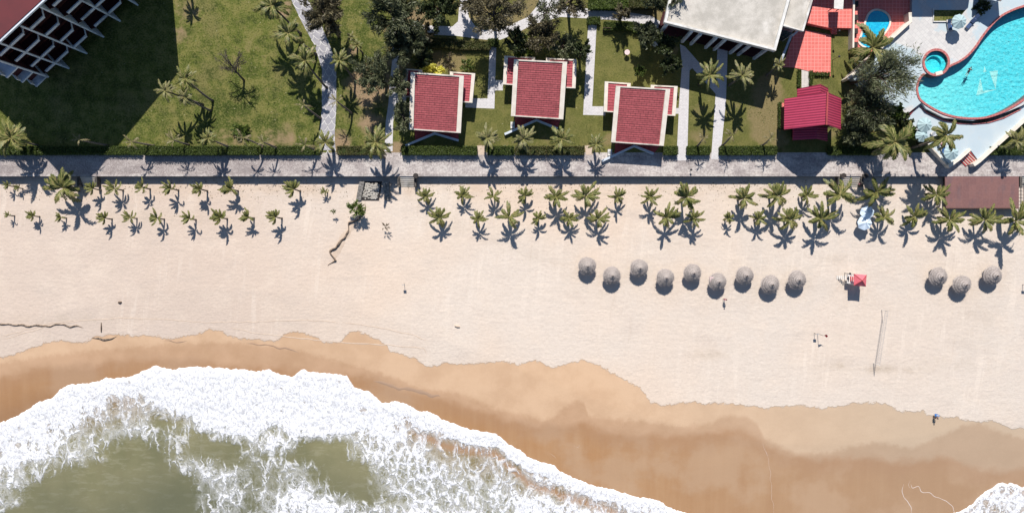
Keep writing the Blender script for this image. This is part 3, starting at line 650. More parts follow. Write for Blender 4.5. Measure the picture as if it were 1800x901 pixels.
# stone ramp walls (drain outlet) on the beach
t_ = thing('drain_outlet', (*A(650, 335, Zb), Zb), 'grey rubble drain ramp between two sloping stone walls below the sea wall', 'stone ramp')
bx = lambda px, py, z: A(px, py, z)
m = MB(); q = PT([(632,319),(641,319),(634,352),(625,352)], -.6); m.prism(q, -1.7, [-.35, -.35, -.85, -.85]); m.build('side_wall', M['ramp_stone'], t_)
m = MB(); q = PT([(672,319),(684,319),(685,352),(677,352)], -.6); m.prism(q, -1.7, [-.35, -.35, -.95, -.95]); m.build('side_wall', M['ramp_stone'], t_)
m = MB(); q = PT([(640,319),(671,319),(666,352),(636,352)], -1.0); m.prism(q, -1.7, [-.95, -.95, -1.05, -1.05]); m.build('apron', M['pipe'], t_)
M['rubble'] = mottled('rubble', (.50, .46, .40), (.30, .28, .25), 4, .9, .5)
m = MB(); random.seed(3)
for i in range(260):
    u, v = random.random(), random.random(); px = 641+27*u-5*v; py = 322+28*v; x, y = A(px, py, -.95); r = random.uniform(.09, .2)
    m.ball((x, y, -.97), r, 6, 4, .7)
m.build('rubble', M['rubble'], t_)
x, y = A(622, 366, Zb)

# maroon platform over the beach with steel ladder rack
t_ = thing('beach_platform', (*A(1727, 337, 0), -1.15), 'large worn maroon viewing platform built out over the beach', 'platform')
q = PT([(1661,309),(1791,309),(1791,365.5),(1663,365.5)], .12)
m = MB(); m.prism(q, -.13, .12); m.build('deck', M['maroon_deck'], t_)
m = MB(); q2 = PT([(1664,312),(1788,312),(1788,362),(1666,362)], 0); m.prism(q2, -1.6, -.133); m.build('base', M['stone'], t_)
m = MB(); e = PT([(1663,365.6),(1791,365.6)], .12); m.box(e[0][0], e[1][0], e[0][1]-.12, e[0][1]-.002, -.16, .16); m.build('edge_beam', M['wood_dark'], t_)
t_ = thing('ladder_rack', (*A(1797, 345, -1), Zb), 'dark steel ladder frame on the sand at the right end of the maroon platform', 'rack')
for px in (1794, 1799.5):
    m = MB(); a = A3(px, 321, -.6); b = A3(px, 368, -.6); m.bar(a, b, .07); m.bar((b[0], b[1], -1.4), b, .07); m.build('rail', M['metal_dark'], t_)
for k in range(8):
    m = MB(); py = 324+6*k; m.bar(A3(1794, py, -.6), A3(1799.5, py, -.6), .05); m.build('rung', M['metal_dark'], t_)

# ------------------------------------------------------------------ leafy masses
def leaf_cloud(points, normals, size, aspect=1.6, flat=.5, seed=0, tilt=1.0):
    r = np.random.default_rng(seed); n = len(points); P = np.asarray(points)
    d = r.normal(size=(n, 3)); d[:, 2] *= flat; d /= np.linalg.norm(d, axis=1)[:, None]
    if normals is not None: d = d*tilt+np.asarray(normals); d /= np.linalg.norm(d, axis=1)[:, None]+1e-9
    e = np.cross(d, r.normal(size=(n, 3))); e /= np.linalg.norm(e, axis=1)[:, None]+1e-9
    s = (size*(.6+.8*r.random(n)))[:, None]
    V = np.stack([P-d*s*aspect*.5, P+e*s*.5, P+d*s*aspect*.5, P-e*s*.5], 1).reshape(-1, 3)
    i = np.arange(n)[:, None]*4; return V, i+np.array([[0, 1, 2, 3]])
def hedge(px0, px1, py0, py1, h, label, mat='hedge', dens_=150, seed=0, ragged=0.0, group='clipped hedges along the promenade'):
    (xa, ya), (xb, yb) = A(px0, py0, h), A(px1, py1, h); x0, x1 = sorted((xa, xb)); y0, y1 = sorted((ya, yb))
    hedge_w(x0, x1, y0, y1, h, label, mat, dens_, seed, ragged, group)
def hedge_w(x0, x1, y0, y1, h, label, mat='hedge', dens_=55, seed=0, ragged=0.0, group=None):
    r = np.random.default_rng(seed+100); cx, cy = (x0+x1)/2, (y0+y1)/2
    t_ = thing('hedge', (cx, cy, 0), label, 'hedge', group)
    top = h*(1-.10-ragged*.3)
    m = MB(); m.box(x0+.12, x1-.12, y0+.12, y1-.12, 0, top-.12); m.build('twigs', M['hedge_core'], t_)
    A_ = (x1-x0)*(y1-y0); n = int(A_*dens_); px = r.uniform(x0, x1, n); py = r.uniform(y0, y1, n)
    hh = h*(.9+.16*r.random(n)) - ragged*h*.8*np.clip(fbm(px/.9, py/.9, 3, seed % 5)*2-.6, 0, 1)
    P = [np.stack([px, py, hh*(1-.12*r.random(n))], -1)]
    per = 2*(x1-x0); n2 = int(per*h*dens_*.8); s = r.random(n2) < .5; qx = r.uniform(x0, x1, n2)
    P.append(np.stack([qx, np.where(s, y0, y1)+r.normal(0, .07, n2), r.random(n2)*h], -1))
    n3 = int(2*(y1-y0)*h*dens_*.6); s = r.random(n3) < .5; P.append(np.stack([np.where(s, x0, x1)+r.normal(0, .06, n3), r.uniform(y0, y1, n3), r.random(n3)*h], -1))
    P = np.concatenate(P)-np.array([cx, cy, 0]); V, Fq = leaf_cloud(P, None, .11, 1.5, .8, seed)
    raw_mesh('foliage', V, Fq, M[mat], t_)
HE = [(-12,62,'hedge'),(64,178,'hedge'),(180,246,'hedge'),(247,392,'hedge'),(395,452,'hedge'),(455,560,'hedge'),(592,666,'hedge_brown'),(706,728,'hedge'),(730,790,'hedge'),(792,838,'hedge'),(857,903,'hedge'),(906,960,'hedge_brown'),(962,1027,'hedge_brown'),(1168,1192,'hedge'),(1209,1249,'hedge'),(1267,1320,'hedge'),(1322,1366,'hedge'),(1458,1545,'hedge'),(1742,1812,'hedge')]
HL = ['trimmed green hedge at the left edge beside a wide bright palm','trimmed hedge lying in the big building shadow','short green hedge where the big building shadow ends','longest even green hedge below the left lawn','short green hedge segment between two thin leaning palms','green hedge left of the fish scale path','thin olive hedge with gaps right of the fish scale path','smallest hedge at the corner of the left cottage','green hedge below the left cottage roof','low green hedge at the right corner of the left cottage','green hedge between left and middle cottage palms','ragged olive hedge left half below the middle cottage','ragged olive hedge right half below the middle cottage','short hedge beside the right cottage and paved path','green hedge between the two pale paved paths','green hedge right of the second paved path','green hedge left of the red gable house','green hedge right of the red gable house under the dark trees','green hedge at the right edge below the pool terrace']
for i_, ((a_, b_, mt), lb) in enumerate(zip(HE, HL)):
    hedge(a_, b_, 257, 271.0, {1:.9,2:.85,3:1.6,4:1.0,5:1.05}.get(i_,1.2), lb, mt, seed=i_, ragged=.5 if mt == 'hedge_brown' else .08)
GH = [([728,66,798,84],'olive hedge left part under the garden path north of the left cottage','hedge_brown'),([800,72,862,86],'olive hedge right part under the garden path north of the left cottage','hedge_brown'),([1062,38,1112,52],'low green hedge left part above the small round garden tables','hedge'),([1114,42,1150,56],'low green hedge right part above the small round garden tables','hedge'),([1033,30,1055,41],'small green arch hedge over the straight paved path','hedge'),
      ([858,68,876,80],'small hedge block over the path beside the left cottage garden','hedge'),([1036,-8,1104,14],'bright green clipped hedge at the top edge of the garden','bright_leaf'),([1106,-8,1150,12],'brown tinged hedge beside the bright clipped hedge','hedge_brown')]
for i_, (q, lb, mt) in enumerate(GH): hedge(q[0], q[2], q[1], q[3], 1.0 if i_ < 6 else 1.6, lb, mt, seed=40+i_, ragged=.25, group='garden hedges')
for i_, (q, lb) in enumerate([([1403,122,1408,152],'thin low hedge left of the pale slab walk to the red gable house'),([1424,124,1429,149],'thin low hedge right of the pale slab walk to the red gable house'),([1430,127,1459,133],'low dark hedge along the bottom edge of the salmon terrace'),([1369,180,1374,226],'thin low hedge along the left wall of the red gable house')]):
    hedge(q[0], q[2], q[1], q[3], .5, lb, 'hedge', seed=60+i_, group='low border hedges')

# ------------------------------------------------------------------ palms
def crown_mesh(seed, nf=14, wind=(-.15, .45), nl=15, mat='palm', droop=1.35, emin=-5, emax=72, lw=.034, ll=.30, ragged=0.0):
    r = np.random.default_rng(seed); V = []; Fq = []; nv = 0; VR = []; FR_ = []; nr = 0
    for i in range(nf):
        az = 2*math.pi*(i/nf) + r.normal(0, .32) + (seed % 7)
        e0 = R(emin + (emax-emin)*((i*0.618) % 1)) ; L = r.uniform(.62, 1.16)*(1-.1*math.sin(e0)); bend = r.normal(0, .22); p = np.array([0., 0., 0.]); pts = [p]; dirs = []
        m = 9
        for k in range(m):
            t_ = k/m; e = e0 - droop*(t_**1.2)*r.uniform(.9, 1.1)
            az_ = az+bend*t_*1.6; d = np.array([math.cos(az_)*math.cos(e), math.sin(az_)*math.cos(e), math.sin(e)])
            d = d + np.array([wind[0], wind[1], 0])*(.25+t_*1.1); d /= np.linalg.norm(d); dirs.append(d)
            p = p + d*L/m; pts.append(p)
        dirs.append(dirs[-1]); pts = np.array(pts); dirs = np.array(dirs)
        # rib
        for k in range(m):
            a, b = pts[k], pts[k+1]; s = np.cross(dirs[k], [0, 0, 1]); s /= np.linalg.norm(s)+1e-6; w0 = .016*(1-k/m)+.004; w1 = .016*(1-(k+1)/m)+.004
            VR += [a-s*w0, a+s*w0, b+s*w1, b-s*w1]; FR_.append([nr, nr+1, nr+2, nr+3]); nr += 4
        for k in range(nl):
            t_ = .10+.90*(k+.5)/nl; f = t_*m; j = min(int(f), m-1); q = pts[j]*(1-(f-j))+pts[j+1]*(f-j); d = dirs[j]
            s = np.cross(d, [0, 0, 1]); s /= np.linalg.norm(s)+1e-6; u = np.cross(s, d)
            for sg in (-1, 1):
                if r.random() < ragged: continue
                le = ll*(math.sin(math.pi*(.14+.84*t_)))**.75*r.uniform(.75, 1.15)
                dd = d*1.0+s*sg*.72-u*r.uniform(.05, .45)+np.array([wind[0], wind[1], 0])*.35; dd /= np.linalg.norm(dd)
                wv = np.cross(dd, u); wv /= np.linalg.norm(wv)+1e-6; tip = q+dd*le + np.array([0, 0, -.05*le])
                V += [q-wv*lw*.5, q+wv*lw*.5, q+dd*le*.55+wv*lw*.62, tip, q+dd*le*.55-wv*lw*.62]; Fq.append([nv, nv+1, nv+2, nv+3, nv+4]); nv += 5
    me = raw_mesh('crown', np.array(V), np.array(Fq), M[mat], link=False)
    me2 = raw_mesh('rib', np.array(VR), np.array(FR_), M['palm_rib'], link=False)
    bm = bmesh.new(); bm.from_mesh(me); bm.from_mesh(me2); n1 = len(me.polygons); bm.faces.ensure_lookup_table()
    for f in bm.faces[n1:]: f.material_index = 1
    bm.to_mesh(me); bm.free(); me.materials.append(M['palm_rib']); bpy.data.meshes.remove(me2); return me
CR_S = [crown_mesh(10+i, nf=13+i % 4, wind=(-.22+.11*(i % 5), .30+.08*(i % 3)), nl=16, lw=.036, ll=.23, emin=-5, emax=78, droop=1.15+.1*(i % 3)) for i in range(10)]
CR_L = [crown_mesh(30+i, nf=13+i % 3, wind=(-.85, .16+.1*i), nl=15, lw=.042, ll=.22, emin=15, emax=80, droop=1.0) for i in range(6)]     # wind-swept young palms
CR_M = [crown_mesh(50+i, nf=19, wind=(-.05+.1*i, .32), nl=19, mat='palm_pale' if i > 1 else 'palm', lw=.032, ll=.20, emin=-15, emax=75, droop=1.3) for i in range(4)]
CR_T = [crown_mesh(70+i, nf=22, wind=(-.12, .08), nl=26, mat='palm', lw=.026, ll=.21, emin=-30, emax=72, droop=1.5) for i in range(4)]
CR_D = [crown_mesh(90+i, nf=8, wind=(-.3+.2*i, .25), nl=13, mat='palm_dry', lw=.03, ll=.20, emin=0, emax=75, droop=1.2, ragged=.35) for i in range(3)]
def palm(px, py, Rpx, h, z0, crowns, label, group, k=0, lean=(0, 0), trunk_r=.14, name='palm_tree'):
    """px,py: where the crown heart is seen; h: height of the heart above the ground z0"""
    cx, cy = A(px, py, z0+h); bx_, by_ = cx+lean[0], cy+lean[1]
    t_ = thing(name, (bx_, by_, z0), label, 'palm tree', group); rr = random.Random(int(px*7+py))
    m = MB(); P = []
    for i in range(8):
        s = i/7; P.append((bx_+(cx-bx_)*s**1.7+.05*h*.12*math.sin(s*3+k), by_+(cy-by_)*s**1.7, z0-.08+(h+.08)*s))
    rad = [trunk_r*(1.35 if i == 0 else 1-.35*i/7)*(1+.06*(i % 2)) for i in range(8)]
    m.tube(P, rad, 8); m.build('trunk', M['palm_bark'], t_, smooth=True)
    o = bpy.data.objects.new('crown', crowns[k % len(crowns)]); COL.objects.link(o); o.parent = t_
    o.location = (cx-bx_, cy-by_, h); s = Rpx/10.*1.05; o.scale = (s, s, s*.9); o.rotation_euler = (0, 0, rr.uniform(-.35, .35))
    return t_
ORD = ['first','second','third','fourth','fifth','sixth','seventh','eighth','ninth','tenth','eleventh','twelfth','thirteenth','fourteenth','fifteenth','sixteenth','seventeenth','eighteenth','nineteenth','twentieth','twenty-first','twenty-second','twenty-third','twenty-fourth','twenty-fifth','twenty-sixth','twenty-seventh','twenty-eighth','twenty-ninth','thirtieth']
def size_word(r): return 'tiny' if r < 11 else 'small' if r < 16 else 'middling' if r < 20 else 'large' if r < 26 else 'very large'
# beach palms: (px, py, crown radius px, height of the heart m)
TOPL = [(15,326,9,1.4),(32,330,8,1.0),(112,330,31,3.6),(163,331,14,2.1),(201,331,16,2.3),(250,329,14,2.2),(300,331,15,2.3),(351,332,15,2.4),(406,332,18,2.4),(516,332,19,2.7),(571,337,8,1.2)]
BOTL = [(15,378,7,1.3),(58,379,12,1.5),(107,382,10,1.3),(184,383,14,1.9),(229,382,13,1.8),(276,383,15,2.1),(333,384,14,2.0),(387,382,18,2.3),(436,381,14,2.1),(484,381,16,2.5)]
TOPR = [(748,345,16,1.7),(813,343,17,2.0),(867,345,16,2.3),(922,344,17,2.3),(978,346,21,3.0),(1030,344,25,3.3),(1086,346,16,2.3),(1144,346,18,2.7),(1207,346,29,4.2),(1308,348,25,3.3),(1366,344,26,4.0),(1418,344,18,2.4),(1475,342,31,4.3),(1540,338,30,3.6),(1646,342,24,2.8)]
BOTR = [(772,382,20,2.5),(840,385,16,2.4),(895,381,24,3.0),(946,384,15,2.0),(1001,384,17,2.1),(1052,384,20,2.7),(1172,382,23,2.7),(1221,383,18,2.7),(1281,383,13,1.9),(1334,384,17,2.2),(1388,386,24,3.0),(1443,384,27,3.4),(1554,382,21,2.7),(1606,380,23,2.5),(1669,386,26,2.9),(1731,386,27,3.2),(1785,388,34,3.8)]
for rows, txt, grp in ((TOPL, 'in upper beach row left of drain ramp', 'young palms on the left beach'), (BOTL, 'in lower beach row left of drain ramp', 'young palms on the left beach')):
    for i, (x, y, r_, h_) in enumerate(rows):
        palm(x, y, r_*1.22, h_, Zb, CR_L if r_ < 30 else CR_S, f'{size_word(r_)} wind-swept palm, {ORD[i]} from left {txt}', grp, i, lean=(.35*h_/2.5, -.22*h_/2.5), trunk_r=.10+.02*h_)
for rows, txt, grp in ((TOPR, 'in upper beach row right of drain ramp', 'young palms on the right beach'), (BOTR, 'in lower beach row right of drain ramp', 'young palms on the right beach')):
    for i, (x, y, r_, h_) in enumerate(rows):
        palm(x, y, r_*1.12, h_, Zb, CR_S, f'{size_word(r_)} coconut palm, {ORD[i]} from left {txt}', grp, i+3, lean=(random.uniform(-.2, .2), -.15), trunk_r=.10+.025*h_)
# promenade palms
PR = [(20,243,36,5.0,CR_M,'broad bright palm in the sunlit patch at the left edge by the hedge',(1.2,-.6)),(140,246,15,4.6,CR_D,'sparse leaning palm over the hedge inside the big building shadow',(2.2,-.4)),(232,249,18,4.4,CR_D,'thin leaning palm where the building shadow meets the hedge',(1.6,-.2)),(305,246,17,4.6,CR_D,'thin palm over the long even hedge, third of the leaning ones',(.6,-.3)),
(366,243,18,5.2,CR_M,'pale palm leaning right above the long even hedge',(1.7,-.9)),(428,242,19,5.2,CR_D,'nearly bare palm leaning by a bright grass clump',(1.9,-.9)),(463,250,14,4.6,CR_D,'small dry palm just right of the bright grass clump',(1.0,-.5)),(536,255,20,3.8,CR_D,'dry brown palm left of the fish scale path by the hedge',(1.1,-.5)),
(572,250,23,4.2,CR_M,'green palm standing at the foot of the fish scale path',(.2,-.8)),(660,250,30,5.6,CR_M,'big green palm beside the foot of the narrow service path',(.5,-2.0)),
(857,243,24,4.4,CR_M,'palm at the hedge right of the left cottage',(.0,-1.)),(920,245,27,4.2,CR_M,'palm at the hedge below the left side of the middle cottage',(.0,-1.)),(988,244,26,4.4,CR_M,'palm at the hedge below the right side of the middle cottage',(0,-1.)),(1048,253,18,3.6,CR_M,'smaller palm at the hedge left of the right cottage',(0,-.8)),
(1237,243,13,4.2,CR_D,'thin dry palm between the two pale paved paths by the hedge',(-.3,-1.)),(1287,238,15,4.2,CR_D,'thin palm right of the second paved path by the hedge',(-.5,-1.2)),(1355,243,16,4.2,CR_D,'thin palm left of the red gable house by the hedge',(-.2,-.8)),
(1572,250,44,7.0,CR_T,'huge palm with long fronds between the red gable house and the pool',(-.6,-1.)),(1662,238,34,8.5,CR_T,'tall palm over the aqua parasols by the promenade',(-.8,-1.)),(1787,248,24,4.2,CR_M,'palm on the grass at the right edge below the pool terrace',(0,-.8))]
for i, (x, y, r_, h_, cr, lb, ln) in enumerate(PR): palm(x, y, r_*1.05, h_, 0, cr, lb, 'palms along the promenade', i, lean=ln, trunk_r=.13+.012*h_)
LP = [(478,10,31,7.5,CR_T,'leafy tall palm at the top edge left of the fish scale path',(2.5,-2.6)),(507,58,30,7.2,CR_T,'tall palm, second down beside the fish scale path',(2.6,-1.8)),(536,107,29,6.4,CR_T,'tall palm with pale hearts, third down left of the fish scale path',(2.0,-3.2)),(533,185,14,5.2,CR_D,'small leaning palm lowest on the left of the fish scale path',(1.6,-1.4)),
(597,106,19,6.0,CR_M,'upper leaning palm right of the fish scale path',(1.3,-2.0)),(592,178,14,5.2,CR_D,'lower thin palm right of the fish scale path',(1.4,-1.2)),(617,66,10,3.2,CR_M,'little palm by the grey tree right of the fish scale path',(.4,-.5)),(628,80,12,3.0,CR_M,'second little palm just below the first by the grey tree',(.3,-.6)),
(326,138,21,6.2,CR_M,'topmost palm of the clump of three on the left lawn',(2.0,-2.6)),(291,160,19,6.2,CR_M,'leftmost palm of the clump of three on the left lawn',(3.6,-1.2)),(325,172,19,5.8,CR_M,'lowest palm of the clump of three on the left lawn',(2.0,-1.2)),
(296,-84,17,7.6,CR_M,'palm beyond the top edge whose shadow falls on the lawn',(0,0)),(1248,132,24,6.0,CR_M,'palm over the forked paved path below the big flat roof',(-.3,-.4)),(1305,133,24,6.0,CR_M,'palm in the shadow corner below the big flat roof',(-.5,-.4)),(1368,115,15,4.0,CR_M,'small palm at the corner of the salmon terrace',(-.6,-.8)),
(1534,84,42,5.5,CR_T,'big palm hanging over the small oval pool',(-.5,-1.))]
for i, (x, y, r_, h_, cr, lb, ln) in enumerate(LP): palm(x, y, r_*1.12, h_, 0, cr, lb, 'tall garden palms', i+1, lean=ln, trunk_r=.12+.012*h_)

# ------------------------------------------------------------------ trees
def tree(name, px, py, Rpx, h, label, mat, n=5000, size=.2, aspect=3.0, limbs=16, flat=.6, seed=0, trunk_r=.25, open_=.5, bark='bark', lean=(0, 0), oval=(1, 1), cat='tree', group='garden trees', cone=False):
    cx, cy = A(px, py, h*.75); r = np.random.default_rng(seed+500); Rm = Rpx/10.
    bx_, by_ = cx+lean[0], cy+lean[1]; t_ = thing(name, (bx_, by_, 0), label, cat, group)
    m = MB(); o = np.array([cx-bx_, cy-by_]); m.tube([(bx_, by_, -.1), (bx_+o[0]*.3, by_+o[1]*.3, h*.35), (cx, cy, h*.8)], [trunk_r*1.2, trunk_r*.8, trunk_r*.25], 8)
    P = []; Nn = []; per = n//limbs
    for i in range(limbs):
        az = 2*math.pi*i/limbs*1.618*2+r.normal(0, .3); z0 = h*r.uniform(.25, .65); u = r.uniform(.15, 1.)**.6
        ex, ey = cx+math.cos(az)*Rm*u*oval[0], cy+math.sin(az)*Rm*u*oval[1]; ez = h*(r.uniform(.55, 1.0) if not cone else 1.02-.62*u)
        a = np.array([bx_+o[0]*z0/h, by_+o[1]*z0/h, z0]); b = np.array([ex, ey, ez]); mid = (a+b)/2+np.array([0, 0, .06*h])
        m.tube([a, mid, b], [trunk_r*.42, trunk_r*.25, .03], 5, cap=False)
        nb = 7; L = np.linalg.norm(b-a)
        for q in range(nb):
            s = r.uniform(.35, 1); base = a*(1-s)+b*s+np.array([0, 0, .24*h*s*(1-s)]); dv = (b-a)/L+r.normal(0, .55, 3); dv[2] *= flat; dv /= np.linalg.norm(dv); tl = Rm*r.uniform(.14, .36)
            m.tube([base, base+dv*tl], [.04, .012], 4, cap=False)
            k = per//nb; s2 = r.random(k)[:, None]**.8; pts = base+dv*tl*s2*1.1+r.normal(0, Rm*open_*.12, (k, 3)); P.append(pts); Nn.append(np.repeat(dv[None], k, 0))
    m.build('trunk', M[bark], t_, smooth=True)
    P = np.concatenate(P)-np.array([bx_, by_, 0]); Nn = np.concatenate(Nn); P[:, 2] = np.maximum(P[:, 2], .2)
    V, Fq = leaf_cloud(P, Nn, size, aspect, flat, seed, tilt=.7); raw_mesh('crown', V, Fq, M[mat], t_); return t_
G = 'garden trees'
tree('casuarina_tree', 1560, 130, 46, 10, 'dark feathery conifer spreading over the terrace wall by the pool', 'greygreen', 6000, .12, 5.5, 30, seed=1, oval=(1.1, .8), open_=.8, lean=(-2.5, 0))
tree('shade_tree', 1525, 195, 36, 6, 'dark bushy tree in shade between the red gable house and the pool', 'casuarina', 5000, .15, 4, 24, seed=2, oval=(1, 1.15), open_=.8)
tree('shade_tree', 1508, 235, 22, 4, 'lower dark bushy tree near the promenade right of the red gable house', 'casuarina', 3500, .15, 3.5, 18, seed=21)
tree('casuarina_tree', 688, 22, 46, 11, 'large dark feathery conifer over the narrow service path at the top', 'casuarina', 12000, .14, 5, 28, seed=3, oval=(.9, 1.1))
tree('casuarina_tree', 712, 78, 34, 8, 'dark feathery conifer just above the left cottage', 'casuarina', 8000, .14, 5, 22, seed=4)
tree('grey_tree', 655, 130, 34, 7, 'grey green loose tree on the lawn left of the left cottage', 'greygreen', 7500, .15, 2.6, 22, seed=5, oval=(.9, 1.15), lean=(1.5, -1))
tree('grey_tree', 702, 150, 24, 7, 'thin grey green tree over the path beside the left cottage', 'greygreen', 3500, .15, 2.6, 16, seed=6, oval=(.8, 1.3), bark='branch_grey')
tree('shade_tree', 768, 14, 34, 6, 'round dark tree at the top edge left of the path fork', 'dark_leaf', 8000, .22, 1.6, 24, seed=7)
tree('spreading_tree', 868, 22, 46, 11, 'wide brown green tree with visible limbs right of the path fork', 'brown_leaf', 8500, .15, 2.6, 26, seed=8, bark='branch_grey', oval=(1, .8))
tree('spreading_tree', 825, -4, 22, 6, 'smaller olive tree touching the path fork at the top edge', 'brown_leaf', 3500, .16, 2.4, 16, seed=22, bark='branch_grey')
tree('bare_tree', 962, 14, 28, 8, 'thin grey tree with sparse leaves on the curve of the garden path', 'greygreen', 1500, .14, 2.2, 18, seed=9, bark='branch_grey', oval=(1, .8))
tree('olive_tree', 955, 58, 32, 6, 'olive green tree between the garden path and the middle cottage', 'brown_leaf', 6500, .16, 2.2, 22, seed=10, lean=(-1, -1))
tree('olive_tree', 990, 80, 22, 4.5, 'lighter olive tree just above the middle cottage', 'greygreen', 3500, .15, 2.2, 18, seed=11)
tree('spreading_tree', 1005, -4, 32, 10, 'dark limbed tree at the top edge over the garden path', 'brown_leaf', 3500, .16, 2.4, 20, seed=12)
tree('brown_tree', 568, 22, 38, 9, 'rusty brown feathery tree shading the fish scale path', 'brown_leaf', 8000, .14, 4.5, 24, seed=13, oval=(.85, 1.1), lean=(1, -1.5))
tree('brown_tree', 585, 52, 15, 6, 'thin pale limbed tree under the rusty brown tree', 'brown_leaf', 900, .14, 3, 10, seed=14, bark='palm_bark')
tree('shade_tree', 1165, -12, 36, 9, 'dark tree at the top edge beside the big flat roof', 'casuarina', 6500, .15, 4, 22, seed=15)
tree('shade_tree', 1168, 80, 22, 5.5, 'dark thin tree at the left corner of the big flat roof', 'dark_leaf', 5200, .17, 2, 16, seed=16, bark='branch_grey')
tree('shade_tree', 1180, 115, 17, 5, 'dark loose tree left of the forked paved path', 'dark_leaf', 4600, .17, 2, 14, seed=17, bark='branch_grey')
tree('shade_tree', 1135, 58, 22, 6, 'dark loose tree above the small round garden tables', 'casuarina', 5000, .15, 3, 16, seed=26)
tree('bare_tree', 402, 106, 27, 6.5, 'nearly leafless tree alone on the left lawn', 'brown_leaf', 800, .09, 2.2, 20, seed=18, bark='branch_grey', lean=(.8, -2.4), oval=(1, .75), trunk_r=.17)
tree('olive_tree', 905, 72, 22, 6.5, 'dark olive tree left of the bright green bush behind the middle cottage', 'dark_leaf', 4500, .17, 2.0, 18, seed=60)
tree('olive_tree', 1022, 88, 18, 6, 'dark olive tree between middle cottage wing and the straight paved path', 'dark_leaf', 3200, .17, 2.0, 16, seed=61)
tree('shade_tree', 738, 58, 22, 5.5, 'olive shrub like tree below the path left of the yellow flowering bush', 'brown_leaf', 4200, .17, 2.2, 18, seed=62)
tree('grey_tree', 708, 205, 22, 5, 'thin grey green tree between service path and left cottage wall', 'greygreen', 2200, .15, 2.4, 16, seed=63, oval=(.6, 1.4), bark='branch_grey')
tree('shade_tree', 1095, 22, 16, 5, 'dark brown shrub beside the bright clipped hedge at the garden path', 'brown_leaf', 1800, .16, 2.2, 14, seed=64)
tree('leafy_bush', 921, 86, 20, 3.5, 'bright green bush behind the middle cottage', 'bright_leaf', 3500, .22, 1.6, 18, seed=19, cat='bush', group='garden bushes')
tree('leafy_bush', 743, 104, 17, 3, 'dark green bush behind the left cottage', 'dark_leaf', 2500, .26, 1.5, 16, seed=20, cat='bush', group='garden bushes')
tree('flowering_bush', 762, 124, 17, 2.6, 'yellow flowering bush against the back of the left cottage', 'yellow_leaf', 1500, .3, 1.2, 16, seed=23, cat='bush', group='garden bushes', oval=(1.1, .6), trunk_r=.12)
tree('twiggy_bush', 790, 112, 14, 2.6, 'brown twiggy shrub beside the yellow flowering bush', 'brown_leaf', 600, .12, 2.5, 18, seed=24, cat='bush', group='garden bushes', trunk_r=.1, oval=(.7, 1.3))
tree('leafy_bush', 820, 115, 13, 1.0, 'low bright green bush on the grass behind the left cottage', 'bright_leaf', 700, .16, 1.6, 14, seed=25, cat='bush', group='garden bushes', trunk_r=.06)
tree('round_shrub', 1124, 125, 11, 3.0, 'small round dark shrub tree on the lawn above the right cottage', 'hedge', 2200, .16, 1.5, 16, seed=27, cat='bush', group='garden bushes', trunk_r=.1)
tree('leafy_bush', 1725, 12, 15, 2.4, 'dark bush in the planter above the upper aqua parasol', 'dark_leaf', 1800, .2, 1.8, 14, seed=28, cat='bush', group='garden bushes', trunk_r=.1)
for i_, (x, y, r_) in enumerate([(1590,215,14),(1605,236,13),(1620,250,12),(1576,196,13)]):
    tree('leafy_bush', x, y, r_, 2.4, ['broad leaved bush at the terrace edge, second from the top of four','broad leaved bush at the terrace edge, third from the top of four','broad leaved bush at the terrace edge beside the lower parasols','broad leaved bush at the terrace edge, topmost of four'][i_], 'bright_leaf' if i_ % 2 else 'dark_leaf', 1700, .24, 1.8, 14, seed=30+i_, cat='bush', group='garden bushes', trunk_r=.08)
tree('leafy_bush', 626, 366, 15, 1.5, 'scrubby green bush at the foot of the stone drain wall', 'bright_leaf', 1500, .12, 3.5, 18, seed=35, cat='bush', group='beach scrub', trunk_r=.05)
tree('grass_clump', 422, 230, 15, .7, 'bright green grass clump beside a bare palm on the lawn', 'bright_leaf', 900, .12, 5, 14, seed=36, cat='plant', trunk_r=.04, group=None)
for x, y, lb in [(586,371,'small green tuft on the left beach under the tiny palm'),(678,398,'pale dry twig clump lying on the bare sand right of the gully')]:
    tree('beach_tuft', x, y, 5 if x < 600 else 8, .4, lb, 'litter' if x > 600 else 'bright_leaf', 120, .08, 4, 8, seed=int(x), cat='plant', trunk_r=.03, group='beach scrub')
# fallen leaves and weeds along the wall foot
r = np.random.default_rng(9); n = 2600; lx = r.uniform(-92, 92, n); ly_ = WALL_Y-.8-np.abs(r.gamma(2.2, .75, n)); keep = fbm(lx/2.5, ly_/1.5, 3, 2) > .42; lx, ly_ = lx[keep], ly_[keep]
V, Fq = leaf_cloud(np.stack([lx, ly_, beach_z(lx, ly_)+.03], -1), None, .11, 1.8, .3, 3); tag(raw_mesh('leaf_litter', V, Fq, M['litter']), 'scattered dry leaves and weeds on the sand under the sea wall', 'litter', kind='stuff')
r = np.random.default_rng(11); n = 26000; lx = r.uniform(-92, 92, n); ly_ = r.uniform(A(900, 262)[1], A(900, 60)[1], n); keep = fbm(lx/3, ly_/3, 4, 3) > .50; lx, ly_ = lx[keep], ly_[keep]
keep = np.ones(len(lx), bool)
def in_rect(x, y, a, b, c, d): 
    p, q = A(a, b), A(c, d); return (x > p[0]) & (x < q[0]) & (y < p[1]) & (y > q[1])
for rc in [(700,110,850,250),(860,90,1030,240),(1040,135,1285,290),(1160,-20,1800,140),(1560,60,1900,300),(500,-20,600,280),(670,-20,720,280),(690,-20,1200,90),(1015,30,1055,210),(810,160,885,200),(1250,50,1285,290),(-400,-200,130,190),(1360,140,1480,260)]:
    keep &= ~in_rect(lx, ly_, *rc)
lx, ly_ = lx[keep], ly_[keep]
